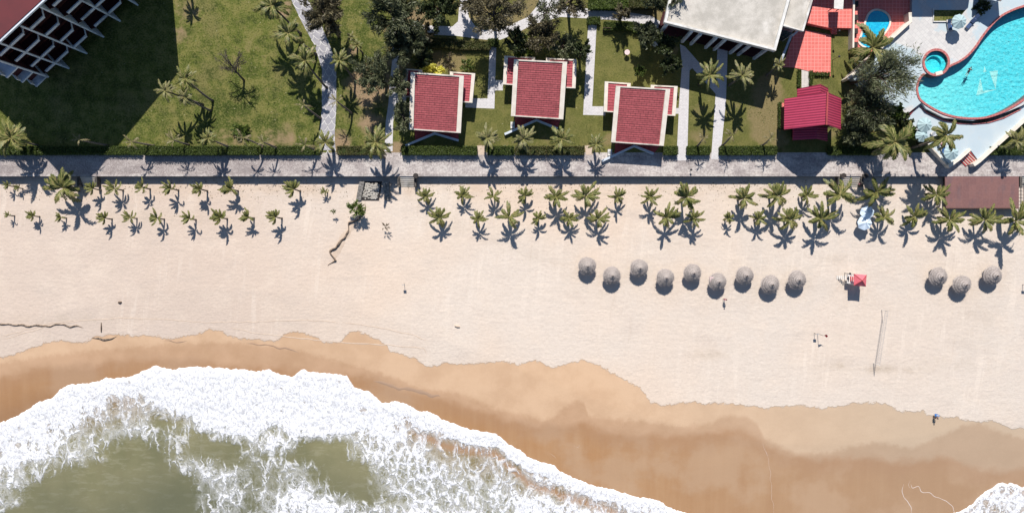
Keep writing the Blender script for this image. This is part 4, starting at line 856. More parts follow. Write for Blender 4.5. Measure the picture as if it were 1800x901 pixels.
V, Fq = leaf_cloud(np.stack([lx, ly_, 0*lx+.05], -1), None, .10, 1.6, .9, 4); tag(raw_mesh('grass_tufts', V, Fq, M['bright_leaf']), 'short uneven grass tufts and clover over the lawns', 'grass', kind='stuff')

# ------------------------------------------------------------------ cottages
def uvquad(me_o, quads_uv):
    me = me_o.data; uvl = me.uv_layers.new(name='UVMap')
    for p, uvs in zip(me.polygons, quads_uv):
        for li, u in zip(p.loop_indices, uvs): uvl.data[li].uv = u
def lerp3(a, b, t_): return tuple(a[i]+(b[i]-a[i])*t_ for i in range(3))
def tiled(c, rows, lip, mat, name, parent, inset=(0, 0)):
    """c = [NW, NE, SE, SW] 3D; real overlapping courses"""
    nw, ne, se, sw = c; V = []; Fs = []; UV = []; W = math.dist(nw, ne); H = math.dist(nw, sw)
    for i in range(rows):
        a, b = i/rows, (i+1)/rows
        p0 = lerp3(nw, sw, a); p1 = lerp3(ne, se, a); p2 = lerp3(ne, se, b); p3 = lerp3(nw, sw, b); k = len(V)
        V += [p0, p1, (p2[0], p2[1], p2[2]+lip), (p3[0], p3[1], p3[2]+lip), p2, p3]
        Fs += [(k+3, k+2, k+1, k), (k+5, k+4, k+2, k+3)]; off = (i % 2)*.0
        UV += [[(0+off, -(i+1)*H/rows), (W+off, -(i+1)*H/rows), (W+off, -i*H/rows), (off, -i*H/rows)], [(0, 0)]*4]
    m = MB(); m.add(V, Fs); o = m.build(name, mat, parent); uvquad(o, UV); return o
def q3(l, z_list): return [A3(p[0], p[1], z) for p, z in zip(l, z_list)]
def shrink(q, d):
    cx = sum(p[0] for p in q)/4; cy = sum(p[1] for p in q)/4; out = []
    for p in q:
        L = math.hypot(p[0]-cx, p[1]-cy); f = (L-d)/L; out.append((cx+(p[0]-cx)*f, cy+(p[1]-cy)*f))
    return out
def roof_block(t_, quad, zn, zs, wallmat, rows, sidew=.75, wing=False):
    nw, ne, se, sw = q3(quad, [zn, zn, zs, zs]); th = .28
    # white slab with raised side and end beams, tile field between
    W = math.dist(nw, ne); f = sidew/W
    a, b = lerp3(nw, ne, f), lerp3(nw, ne, 1-f); c, d = lerp3(sw, se, 1-f), lerp3(sw, se, f)
    H = math.dist(nw, sw); e = .22/H
    up = lambda p, z: (p[0], p[1], p[2]+z)
    m = MB(); m.slab([up(p, -.12) for p in (sw, se, ne, nw)], th-.12)
    m.slab([up(p, .12) for p in (sw, d, a, nw)], .236); m.slab([up(p, .12) for p in (c, se, ne, b)], .236)
    a2, b2 = lerp3(a, d, e), lerp3(b, c, e); d2, c2 = lerp3(a, d, 1-e*.8), lerp3(b, c, 1-e*.8)
    m.slab([up(p, .09) for p in (a2, b2, b, a)], .205); m.slab([up(p, .06) for p in (d, c, c2, d2)], .175)
    fr = m.build('roof_frame', M['cream'], t_)
    i0 = .02; g = [lerp3(a2, b2, .006), lerp3(a2, b2, .994), lerp3(d2, c2, .994), lerp3(d2, c2, .006)]
    tiled([up(g[0], -.07), up(g[1], -.07), up(g[2], -.07), up(g[3], -.07)], rows, .05, M['roof_tile_wing' if wing else 'roof_tile'], 'roof_tiles', t_)
    w = shrink([nw, ne, se, sw], .75)
    m = MB(); m.prism([w[3], w[2], w[1], w[0]], 0, [zs-th-.02, zs-th-.02, zn-th-.02, zn-th-.02]); m.build('wall', M['cream'], t_)
    return nw, ne, se, sw, w
def wall_opening(t_, p, q, u0, u1, z0, z1, name, mat, frame=True):
    p, q = Vector(p[:2]), Vector(q[:2]); d = (q-p).normalized(); n_ = Vector((d.y, -d.x)); a = p+d*u0; b = p+d*u1; m = MB()
    m.prism([tuple(a+n_*.006), tuple(b+n_*.006), tuple(b+n_*.05), tuple(a+n_*.05)], z0, z1); o = m.build(name, mat, t_)
    if frame:
        m = MB(); m.prism([tuple(a-d*.06+n_*.052), tuple(a+d*.03+n_*.052), tuple(a+d*.03+n_*.09), tuple(a-d*.06+n_*.09)], z0, z1)
        m.prism([tuple(b-d*.03+n_*.052), tuple(b+d*.06+n_*.052), tuple(b+d*.06+n_*.09), tuple(b-d*.03+n_*.09)], z0, z1)
        f = m.build('frame', M['white'], t_); f.parent = o
def cottage(label, main, lw, rw, kerbpts, terr, floor_pts):
    cx, cy = A(sum(p[0] for p in main)/4, sum(p[1] for p in main)/4, 3)
    t_ = thing('beach_cottage', (cx, cy, 0), label, 'cottage', 'three red roofed beach cottages')
    nw, ne, se, sw, w = roof_block(t_, main, 4.9, 3.15, 'cream', 26)
    for wg in (lw, rw):
        if wg: roof_block(t_, wg, 3.3, 2.75, 'cream', 10, .6, True)
    S0, S1 = w[3], w[2]; L = math.dist(S0, S1)
    wall_opening(t_, S0, S1, L*.12, L*.40, .7, 2.2, 'window', M['glass']); wall_opening(t_, S0, S1, L*.58, L*.86, .7, 2.2, 'window', M['glass']); wall_opening(t_, S0, S1, L*.44, L*.54, .05, 2.15, 'door', M['wood_dark'])
    sheet_pts = PT(floor_pts, .1); m = MB(); m.prism(sheet_pts, -.05, .10); m.build('patio', M['red_step'], t_)
    curb_m = curb(None, kerbpts, .5, .38, 0.0, .62, None); curb_m.build('garden_wall', M['bluewhite'], t_)
    return t_
cottage('left cottage with red tiled roof beside a yellow flowering bush', [(722,127),(815.5,133.5),(810,234),(719,227.6)], [(712,121),(742,123),(744,172),(705,170)], [(791,126),(835.4,129.3),(830.5,181),(789,178)], [(713,256),(764,234.5),(806,247)], 0, [(728,226),(806,232),(806,246),(764,234.5),(730,249)])
cottage('middle cottage with red tiled roof and two side wings, set highest of the three', [(903.5,104.5),(997,109),(990,210),(898,204)], [(886.6,98.4),(941,101),(938,152),(884,148.6)], [(960,102),(1013.6,104.8),(1011.6,155.5),(958,153)], [(887,236),(943,211),(980,226)], 0, [(905,203),(986,208),(980,226),(943,211),(906,227)])
cottage('right cottage with brighter red roof whose shadow reaches the promenade', [(1082.6,151),(1178,156.6),(1166.5,256.5),(1074,250)], [(1063,143.4),(1108.5,146.5),(1106,199),(1061,196.5)], [(1144,149.4),(1191,151.8),(1187,204),(1140,201)], [(1058,283),(1115,256.5),(1149,270)], 0, [(1082,249),(1162,254),(1149,270),(1115,256.5),(1080,272)])
for x, y, lb in ((901,220,'white air conditioner box at the lower left corner of the middle cottage'), (1072,268,'white air conditioner box at the lower left corner of the right cottage'), (853,262,'pale stone block beside the hedge gap')):
    if x == 853: continue
    cx, cy = A(x, y, .6); t_ = thing('air_conditioner', (cx, cy, 0), lb, 'air conditioner', 'cottage air conditioners'); m = MB(); m.box(cx-.35, cx+.35, cy-.55, cy+.55, .0, .75); m.build('casing', M['white'], t_)
    m = MB(); m.cone((cx, cy), .27, .27, .752, .79, 14); m.build('fan_grille', M['steel'], t_)

# ------------------------------------------------------------------ red gable house
t_ = thing('gable_house', (*A(1425, 205, 4), 0), 'house with bright red ribbed gable roof right of the paved paths', 'house')
def gable(t_, eW, eE, rd, ys, ze, zr, zsd, name='roof', th=.14):
    """plan xs of west eave, east eave, ridge; ys=(north,south) per line"""
    (xw, ywn, yws), (xe, yen, yes), (xr, yrn, yrs) = eW, eE, rd
    W = [(xw, ywn, ze), (xr, yrn, zr), (xr, yrs, zr), (xw, yws, ze)]; E = [(xr, yrn, zr), (xe, yen, ze), (xe, yes, ze), (xr, yrs, zr)]
    for q in (W, E):
        m = MB(); m.slab([q[3], q[2], q[1], q[0]], th); o = m.build(name, M['red_sheet'], t_); me = o.data; uvl = me.uv_layers.new(name='UVMap')
        for p in me.polygons:
            for li in p.loop_indices:
                v = me.vertices[me.loops[li].vertex_index].co; uvl.data[li].uv = (v.x, v.y)
def p2(px, py, z): return A(px, py, z)
ze, zr = 4.5, 9.3
wN, wS = p2(1379,174,ze), p2(1378,227.5,ze); eN, eS = p2(1479,172.8,ze), p2(1477.5,227.5,ze); rN, rS = p2(1454.5,162,zr), p2(1452.5,219,zr)
gable(t_, (wN[0], wN[1], wS[1]), (eN[0], eN[1], eS[1]), (rN[0], rN[1], rS[1]), None, ze, zr, None)
m = MB(); m.bar((rN[0], rN[1]+.05, zr+.06), (rS[0], rS[1]-.05, zr+.06), .26, .16); m.build('ridge_cap', M['red_step'], t_)
ze2, zr2 = 4.0, 7.2
a, b = p2(1401.5,156,ze2), p2(1402,175,ze2); c, d = p2(1456,155,ze2), p2(1456,172,ze2); e, f = p2(1442.5,148,zr2), p2(1442.5,166,zr2)
gable(t_, (a[0], a[1], wN[1]-.3), (c[0], c[1], wN[1]-.3), (e[0], e[1], wN[1]-.5), None, ze2, zr2, None)
a, b = p2(1394,225,2.9), p2(1394,246.5,2.9); c, d = p2(1455,225,2.9), p2(1455,248,2.9); e, f = p2(1436,224,4.0), p2(1436,244,4.0)
gable(t_, (a[0], wS[1]+.6, b[1]), (c[0], wS[1]+.6, d[1]), (e[0], wS[1]+.6, f[1]), None, 2.9, 4.0, None, 'porch_roof')
m = MB(); x0, x1 = wN[0]+.9, eN[0]-.9; y0, y1 = wS[1]+.8, wN[1]-.8
m.prism([(x0, y0), (x1, y0), (x1, y1), (x0, y1)], 0, ze-.1)
for yy in (y0, y1):
    m.add([(x0, yy, ze-.1), (x1, yy, ze-.1), (rN[0], yy, zr-.9), (x0, yy+(.15 if yy == y0 else -.15), ze-.1), (x1, yy+(.15 if yy == y0 else -.15), ze-.1), (rN[0], yy+(.15 if yy == y0 else -.15), zr-.9)], [(0, 1, 2), (5, 4, 3), (0, 2, 5, 3), (2, 1, 4, 5)])
m.build('wall', M['maroon'], t_)
m = MB(); m.box(a[0]+.8, c[0]-.8, y0-1.6, y0-.01, 0, 2.7); m.build('porch_wall', M['maroon'], t_)
wall_opening(t_, (x0, y0), (x1, y0), .5, 1.3, .9, 2.6, 'window', M['glass']); wall_opening(t_, (x0, y0), (x1, y0), 7.9, 8.7, .9, 2.6, 'window', M['glass'])
sheet('tile_pad', [(1372,181),(1383,181),(1383,206),(1372,206)], .03, M['salmon_tile'])
sheet('slab_walk', [(1409,123),(1424,125),(1424,156),(1409,156)], .012, M['paver_warm'])

# ------------------------------------------------------------------ big flat roofed hall
t_ = thing('flat_roofed_hall', (*A(1270, 20, 7), 0), 'large hall with pale flat roof on slanting white columns at the top', 'hall')
zr_ = 8.0
sw, se = A3(1170, 38, zr_), A3(1362, 87, zr_); ne = A3(1427, -150, zr_); nw = A3(1214, -190, zr_)
ne = (se[0]+(sw[1]-se[1])*0+5.6, se[1]+24, zr_); ax = Vector((se[0]-sw[0], se[1]-sw[1])); nrm = Vector((-ax.y, ax.x)).normalized()*24
sk = Vector(A(1386, 0, zr_))-Vector(se[:2]); sk = sk.normalized()*26
ne = (se[0]+sk.x, se[1]+sk.y, zr_); sk2 = Vector(A(1178, 0, zr_))-Vector(sw[:2]); sk2 = sk2.normalized()*26; nw = (sw[0]+sk2.x, sw[1]+sk2.y, zr_)
m = MB(); m.slab([(p[0], p[1], zr_-.45) for p in (sw, se, ne, nw)], .3); m.build('roof_slab', M['concrete_roof'], t_)
pm = curb(None, [p[:2] for p in (sw, se, ne, nw)], 0, .55, zr_-.95, zr_, None, world=True, closed=True); pm.build('parapet', M['white'], t_)
# east lower roof
lz = 6.6; l0, l1, l2, l3 = A3(1374,43,lz), A3(1411,54.5,lz), A3(1428,-3,lz), A3(1390,-12,lz)
dd = (Vector(l2)-Vector(l1)).normalized()*26; l2 = tuple(Vector(l1)+dd); l3 = tuple(Vector(l0)+dd)
m = MB(); m.slab([(p[0], p[1], lz-.2) for p in (l0, l1, l2, l3)], .35); m.build('lower_roof_slab', M['concrete_roof'], t_)
pm = curb(None, [p[:2] for p in (l0, l1, l2)], 0, .35, lz-.6, lz, None, world=True); pm.build('lower_parapet', M['white'], t_)
W0 = [Vector(p[:2]) for p in (sw, se, ne, nw)]; cc = sum(W0, Vector((0, 0)))/4
uS = (W0[1]-W0[0]).normalized(); nS = Vector((-uS.y, uS.x))
ins = [W0[0]+uS*3.5+nS*4.2, W0[1]-uS*1.2+nS*4.2, W0[2]-uS*1.2, W0[3]+uS*3.5]
m = MB(); m.prism([tuple(p) for p in ins], 0, zr_-.96); m.build('wall', M['maroon'], t_)
m = MB(); q = [W0[0]+nS*.3, W0[1]+nS*.3, W0[1]+nS*4.15-uS*.2, W0[0]+nS*4.15+uS*.2]; m.prism([tuple(p) for p in q], -.05, .14); m.build('veranda_floor', M['maroon'], t_)
L = (W0[1]-W0[0]).length
for px, py in ((1157.5,62),(1199,73.5),(1214,78),(1240,84),(1255,87.5),(1283,93.5),(1297,96.5),(1325,103)):
    bx_, by_ = A(px, py, 0.1); m = MB(); m.box(bx_-.22, bx_+.22, by_-.22, by_+.22, .1, zr_-.96)
    m.build('column', M['bluewhite'], t_)
for k in range(5):
    a = ins[0]+uS*(2+k*3.6); wall_opening(t_, ins[0], ins[1], 1.6+k*3.5, 4.0+k*3.5, .3, 5.5, 'window', M['glass'])
m = MB(); q = [Vector(l0[:2])+Vector((.4, .6)), Vector(l1[:2])+Vector((-.4, .8)), Vector(l2[:2])+Vector((-.4, 0)), Vector(l3[:2])+Vector((.4, 0))]; m.prism([tuple(p) for p in q], 0, lz-.56); m.build('side_wall', M['bluewhite'], t_)
m = MB(); c0, c1 = A3(1372,108,3.), A3(1391,62,3.); m.bar((c0[0], c0[1], 3.), (c1[0], c1[1], 3.), .35, .4); m.bar((c0[0], c0[1], 0), (c0[0], c0[1], 3.2), .3); m.bar(A3(1393,63,5), A3(1402,55,5), .3); m.build('side_beam', M['bluewhite'], t_)
# wing beyond the frame, shades the terraces
t_ = thing('hotel_wing', (*A(1560, -80, 0), 0), 'long hotel wing beyond the top edge shading the small pool', 'building')
def grp(l): return [A(x, y, 0) for x, y in l]
h_ = 9.0; off = lambda x, y: (A(x, y, 1.3)[0]-.076*(h_-1.3), A(x, y, 1.3)[1]+(h_-1.3)*1.015)
m = MB(); m.prism([off(1510,33.5), off(1684,33.5), off(1700,18), off(1712,-60), off(1510,-120)], 0, h_); m.prism([off(1418,8), off(1464,14), off(1509,14), off(1509,-120), off(1430,-120)], 0, h_); m.build('wall', M['maroon'], t_)
m = MB(); m.prism([off(1513,31), off(1682,31), off(1698,16), off(1709,-58), off(1513,-117)], h_+.003, h_+.3); m.build('roof', M['hotel_roof'], t_)

# ------------------------------------------------------------------ hotel at the upper left
t_ = thing('balcony_hotel', (*A(60, 60, 0), 0), 'tall hotel with dark red roof and rows of white balconies, upper left', 'hotel')
FB = [Vector(A(*p, 0)) for p in ((84,159),(102,141.5),(122,121),(153.5,95),(183,66),(212,38),(243,10),(272,-18),(299,-44))]
e_ = (FB[5]-FB[2]).normalized(); n_ = Vector((e_.y, -e_.x))     # along the front, outwards
if n_.x < 0: n_ = -n_
ZT = [11, 17.6, 17.6, 17.5, 17.4, 17.2, 17.0, 16.8, 16.4]
DEPTH = 2.0
for i in range(1, len(FB)):
    a = FB[i]; b = a-n_*(DEPTH+.3); m = MB(); w2 = e_*.13
    m.prism([tuple(a-w2), tuple(a+w2), tuple(b+w2), tuple(b-w2)], 0 if i > 1 else 2.6, ZT[i] if i > 3 else 4.6); m.build('fin_wall', M['bluewhite'], t_)
    if i <= 3:
        m = MB(); m.prism([tuple(a-n_*.22-w2), tuple(a-n_*.22+w2), tuple(b+w2), tuple(b-w2)], 4.603, ZT[i]); m.build('fin_wall', M['maroon'], t_)  # balcony shade put into the colour: fin sides dark maroon above ground floor
        m = MB(); m.prism([tuple(a-w2), tuple(a+w2), tuple(a-n_*.217+w2), tuple(a-n_*.217-w2)], 4.603, ZT[i]); m.build('fin_edge', M['bluewhite'], t_)
zp = [4.0, 7.8, 11.6, 15.3]
pat = {1: 'R', 2: 'L', 3: 'L', 4: 'R', 5: 'L', 6: 'R', 7: 'L', 8: 'R'}
for i in range(1, len(FB)-1):
    a, b = FB[i]+e_*.13, FB[i+1]-e_*.13; w_ = (b-a).length
    for z in zp:
        inset = n_*.18
        if pat[i] == 'L': p, q, rr_ = a-inset, a+e_*w_*.72-inset, b-n_*DEPTH*.95          # fixed to the lower fin, splayed return at the far end
        else: p, q, rr_ = b-inset, b-e_*w_*.78-inset, a-n_*DEPTH*.3-e_*0
        m = MB(); m.prism([tuple(p), tuple(q), tuple(rr_), tuple((a if pat[i] == 'R' else b)-n_*DEPTH), tuple((b if pat[i] == 'R' else a)-n_*DEPTH)], z-.70, z-.56)
        fl = m.build('balcony_floor', M['maroon'], t_)
        m = MB(); nn = n_*.14
        m.prism([tuple(p), tuple(q), tuple(q-nn*1.4), tuple(p-nn*1.4)], z-.55, z)
        if pat[i] == 'L':
            dv = (rr_-q).normalized(); sv = Vector((-dv.y, dv.x))*.07; m.prism([tuple(q+dv*.02), tuple(rr_), tuple(rr_+sv), tuple(q+dv*.02+sv)], z-.40, z-.01)
        pr = m.build('parapet', M['bluewhite'], t_)
mw = MB(); c0 = FB[1]-n_*(DEPTH+.32); c1 = FB[-1]-n_*(DEPTH+.32); back = -n_*16
mw.prism([tuple(c0), tuple(c1), tuple(c1+back), tuple(c0+back)], 0, [17.4, 16.2, 16.2, 17.4]); mw.build('wall', M['maroon'], t_)
# lower stair tower bay at the lower left corner
a, b = FB[0], FB[1]-e_*.14; m = MB(); m.prism([tuple(a-n_*2.2+e_*1.2), tuple(b-n_*2.2), tuple(b-n_*9), tuple(a-n_*9+e_*1.2)], 0, 2.9); m.build('stair_base', M['maroon'], t_)
for k, z in enumerate((3.3, 6.9, 10.6)):
    m = MB(); m.prism([tuple(a), tuple(b), tuple(b-n_*9), tuple(a-n_*9)], z-.38, z); m.build('stair_landing', M['bluewhite'], t_)
    for s_ in range(3):
        u0 = .3+s_*3.0; m = MB(); m.prism([tuple(a-n_*u0+e_*.02), tuple(a-n_*(u0+1.7)+e_*.02), tuple(a-n_*(u0+1.7)+e_*.2), tuple(a-n_*u0+e_*.2)], z+.003, z+1.0); m.build('stair_panel', M['steel'] if s_ % 2 else M['white'], t_)
m = MB(); m.prism([tuple(a-n_*1.2+e_*.25), tuple(b-n_*1.2), tuple(b-n_*9), tuple(a-n_*9+e_*.25)], 2.9, 10.2); m.build('stair_core', M['maroon'], t_)
gs = A(-15, 87.5, 19.5); ge_x, ge_y = A(296, -48, 0); rfS = (*gs, 19.5); rfE = (*A(206, -117, 17.0), 17.0)
wdir = Vector(A(22, 213, -1))-Vector(A(140, 332, -1)); wdir.normalize(); rfW = (gs[0]+wdir.x*26, gs[1]+wdir.y*26, 19.8); rfN = (rfE[0]+wdir.x*26, rfE[1]+wdir.y*26, 18)
m = MB(); m.slab([rfS, rfE, rfN, rfW], .35); m.build('roof_edge', M['bluewhite'], t_)
cR = Vector(((rfS[0]+rfN[0])/2, (rfS[1]+rfN[1])/2)); inr = lambda p: (p[0]+(cR.x-p[0])*.022, p[1]+(cR.y-p[1])*.022, p[2]+.10)
m = MB(); m.slab([inr(rfS), inr(rfE), inr(rfN), inr(rfW)], .095); m.build('roof', M['hotel_roof'], t_)
# ------------------------------------------------------------------ salmon terraces, walls
sheet('tile_terrace', [(1399,50),(1413,52),(1461,62),(1460,134.5),(1396,119),(1376,118),(1388,80)], .08, M['salmon_tile'], .2)
sheet('tile_terrace', [(1413,-40),(1502,-40),(1501,50),(1466,49),(1461,50),(1416,40),(1405,36),(1411,0)], 1.15, M['salmon_tile'], 1.3)
sheet('tile_terrace', [(1500,-40),(1602,-40),(1603,40),(1560,88),(1540,98),(1504,92),(1501,70)], .9, M['salmon_tile'], 1.0)
t_ = thing('terrace_steps', (*A(1467, 53, 0), 0), 'three small salmon steps between the upper and lower tiled terraces', 'steps')
for k in range(3):
    a = A(1462, 50+k*3.4, .8-.27*k); b = A(1471, 53.4+k*3.4, .8-.27*k); m = MB(); m.box(a[0], b[0], b[1], a[1]-.004, 0, .85-.27*k); m.build('step', M['salmon_tile'], t_)
t_ = thing('terrace_wall', (*A(1502, 30, 1), 0), 'thin grey wall with flower boxes between tiled terrace and small pool', 'wall')
m = MB(); a, b = A(1500.5, -40, 1.7), A(1504, 84, 1.7); m.box(a[0], a[0]+.3, b[1], a[1], 0, 1.7); m.build('wall_run', M['cream'], t_)
for k in range(4):
    y0 = A(1508, 2+24*k, 1.5)[1]; m = MB(); m.box(a[0]+.31, a[0]+1.0, y0-.9, y0, 0.9, 1.5); m.build('flower_box', M['pipe'], t_)
t_ = thing('white_canopy', (*A(1474, 7, 3), 1.15), 'white slatted canopy on posts at the top edge over the salmon terrace', 'canopy')
m = MB(); m.slab([A3(1466,15,3.8), A3(1482,17,3.8), A3(1484,-14,3.8), A3(1467,-14,3.8)], .1); m.build('canopy_sheet', M['white'], t_)
for k in range(2):
    m = MB(); a = A3(1467+14*k, 12, 3.7); m.bar((a[0], a[1], 1.15), a, .1); m.build('post', M['metal_dark'], t_)
def lamp_post(px, py, h, label, z=0):
    x, y = A(px, py, z); t_ = thing('garden_lamp', (x, y, z), label, 'lamp', 'garden lamp posts'); m = MB(); m.tube([(x, y, z), (x, y, z+h)], [.05, .04], 6); m.build('post', M['metal_dark'], t_)
    m = MB(); m.ball((x, y, z+h+.16), .2, 10, 6); m.build('lamp_globe', M['metal_dark'], t_)
lamp_post(1463, 62, 2.6, 'dark lamp post at the top right corner of the lower salmon terrace'); lamp_post(1463, 106, 2.6, 'dark lamp post midway down the right edge of the salmon terrace'); lamp_post(1213, 299, .7, 'small dark bollard lamp at the promenade edge', .0)

# ------------------------------------------------------------------ pool terrace
ZD, ZL = 1.6, .9
deck = [(1603,-60),(1900,-60),(1960,60),(1960,150),(1812,176),(1796,186),(1760,201),(1711,212),(1660,207),(1628,191),(1620,180),(1590,204),(1578,190),(1497,137),(1546,84),(1603,40)]
pool_out = [(1850,-14),(1815,4),(1800,9),(1781,15),(1757,27),(1739,45),(1724,65),(1714,81),(1700,97),(1684,108),(1668,114.5),(1655,126),(1624,127),(1616,135),(1611,146),(1609.5,157),(1612.5,172),(1619,180),(1637,192),(1661,203.5),(1686,209),(1711,210.5),(1735,208.5),(1761,200),(1785,187),(1803,175),(1850,135),(1880,90),(1885,30)]
def offset(poly, d):
    n = len(poly); out = []; area = sum(poly[i][0]*poly[(i+1) % n][1]-poly[(i+1) % n][0]*poly[i][1] for i in range(n)); s = 1 if area > 0 else -1
    for i in range(n):
        a, b, c = Vector(poly[i-1]), Vector(poly[i]), Vector(poly[(i+1) % n]); t1 = (b-a).normalized(); t2 = (c-b).normalized(); n1 = Vector((-t1.y, t1.x)); n2 = Vector((-t2.y, t2.x)); nn = (n1+n2); nn = nn/max(.5, nn.length**2/2)/1.0
        out.append(tuple(b+nn*s*d))
    return out
def smooth(poly, it=2):
    for _ in range(it):
        q = []
        for i in range(len(poly)):
            a, b = poly[i], poly[(i+1) % len(poly)]; q += [(a[0]*.75+b[0]*.25, a[1]*.75+b[1]*.25), (a[0]*.25+b[0]*.75, a[1]*.25+b[1]*.75)]
        poly = q
    return poly
def ring(name, outer, inner, z0, z1, mat):
    n = len(outer); m = MB(); V = [(p[0], p[1], z1) for p in outer]+[(p[0], p[1], z1) for p in inner]+[(p[0], p[1], z0) for p in outer]+[(p[0], p[1], z0) for p in inner]; Fs = []
    for i in range(n):
        j = (i+1) % n; Fs += [(i, j, n+j, n+i), (i+2*n, j+2*n, j, i), (j+3*n, i+3*n, i+n, j+n)]
    m.add(V, Fs); return m.build(name, mat)
PO = smooth(PT(pool_out, ZD), 2); PI = offset(PO, .34)
cP = A(1645, 110, ZD); CO = [(cP[0]+2.36*math.cos(a), cP[1]+2.36*math.sin(a)) for a in np.linspace(0, 2*math.pi, 49)[:-1]]; CI = [(cP[0]+1.98*math.cos(a), cP[1]+1.98*math.sin(a)) for a in np.linspace(0, 2*math.pi, 49)[:-1]]
SP = [(1540,15.5),(1550,17),(1558,21),(1564,28),(1566.5,37),(1565,46),(1560,55),(1552,65),(1544,75),(1537,84),(1528,88),(1517,84),(1508,77),(1509,70),(1514,56),(1518,42),(1521,33),(1525,24),(1532,17.5)]
SPo = smooth(PT(SP, .95), 1); SPi = offset(SPo, .3)
def poly_with_hole(name, outer, holes, z, depth, mat):
    """flat slab top with holes, walls down"""
    cu = bpy.data.curves.new(name, 'CURVE'); cu.dimensions = '2D'; cu.fill_mode = 'BOTH'; cu.extrude = depth/2
    for P_ in [outer]+holes:
        s = cu.splines.new('POLY'); s.points.add(len(P_)-1)
        for i, p in enumerate(P_): s.points[i].co = (p[0], p[1], 0, 1)
        s.use_cyclic_u = True
    o = bpy.data.objects.new(name, cu); COL.objects.link(o); dg = bpy.context.evaluated_depsgraph_get(); me = bpy.data.meshes.new_from_object(o.evaluated_get(dg)); bpy.data.objects.remove(o); bpy.data.curves.remove(cu)
    me.name = name; o = bpy.data.objects.new(name, me); COL.objects.link(o); o.location = (0, 0, z-depth/2); me.materials.clear(); me.materials.append(mat); return struct(o)
# merge: hole outline of the deck = pool edge line slightly inside the coping
poly_with_hole('pool_deck', PT(deck, ZD), [offset(PO, .2), offset(CO, .2)], ZD-.01, 1.75, M['terrace'])
# coping without the stretch where the round pool overlaps
def arc_filter(P_, test): return [i for i, p in enumerate(P_) if test(p)]
tp = thing('swimming_pool', (*A(1720, 120, ZD), 0), 'large curved turquoise swimming pool with red coping', 'swimming pool')
def ring_part(outer, inner, z0, z1, mat, name, parent, skip=None):
    n = len(outer); m = MB(); V = [(p[0], p[1], z1) for p in outer]+[(p[0], p[1], z1) for p in inner]+[(p[0], p[1], z0) for p in outer]+[(p[0], p[1], z0) for p in inner]; Fs = []
    for i in range(n):
        j = (i+1) % n
        if skip and skip(outer[i]): continue
        Fs += [(i, n+i, n+j, j), (i, j, j+2*n, i+2*n), (j+n, i+n, i+3*n, j+3*n)]
    m.add(V, Fs); return m.build(name, mat, parent)
insC = lambda p: math.dist(p, cP) < 2.30
ring_part(PO, PI, -.4, ZD+.12, M['coping'], 'coping', tp, insC)
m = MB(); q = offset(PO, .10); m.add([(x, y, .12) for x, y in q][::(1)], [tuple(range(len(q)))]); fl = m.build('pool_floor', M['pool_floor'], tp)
m = MB(); q = offset(PO, .12); m.add([(x, y, ZD-.10) for x, y in q], [tuple(range(len(q)))]); wt = m.build('pool_water', M['pool_water'], tp)
for poly in ([(1716,168),(1723,137),(1728,160),(1753,157)], [(1739,126),(1754,124),(1750,157)], [(1728,128),(1730,116),(1734,126)]):
    a_ = PT(poly, .1); m = MB(); ar = sum(a_[i][0]*a_[(i+1) % len(a_)][1]-a_[(i+1) % len(a_)][0]*a_[i][1] for i in range(len(a_))); a_ = a_ if ar > 0 else a_[::-1]
    m.add([(x, y, .135) for x, y in a_], [tuple(range(len(a_)))]); m.build('sail_mosaic', M['pool_mosaic'], tp)
tc = thing('round_pool', (cP[0], cP[1], 0), 'round plunge pool with red rim joined to the large pool', 'round pool')
ring_part(CO, CI, -.4, ZD+.16, M['coping'], 'rim', tc)
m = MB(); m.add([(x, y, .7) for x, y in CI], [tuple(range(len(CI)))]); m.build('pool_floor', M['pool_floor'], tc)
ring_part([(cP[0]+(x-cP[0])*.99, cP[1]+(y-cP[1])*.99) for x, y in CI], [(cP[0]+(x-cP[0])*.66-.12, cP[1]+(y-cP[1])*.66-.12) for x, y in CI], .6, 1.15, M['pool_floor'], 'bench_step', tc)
m = MB(); m.add([(x, y, ZD-.12) for x, y in CI], [tuple(range(len(CI)))]); m.build('pool_water', M['pool_water_light'], tc)
m = MB(); a = A(1643,129,ZD); b = A(1657,126,ZD); m.prism(PT([(1644,127),(1656,124),(1658,130),(1646,133)], ZD+.2), .3, ZD+.19); m.build('seat_slab', M['cream'], tc)
ts = thing('oval_pool', (*A(1538, 50, 1), 0), 'small oval blue pool in salmon tiles under a palm', 'small pool')
ring_part(SPo, SPi, .85, 1.05, M['cream'], 'rim', ts)
m = MB(); m.add([(x, y, .915) for x, y in SPi], [tuple(range(len(SPi)))]); M['oval_floor'] = mottled('oval_pool_floor', (.10, .56, .76), (.08, .50, .72), 1.5, .5, .1); m.build('pool_floor', M['oval_floor'], ts)
m = MB(); m.add([(x, y, .98) for x, y in SPi], [tuple(range(len(SPi)))]); m.build('pool_water', M['pool_water_deep'], ts)
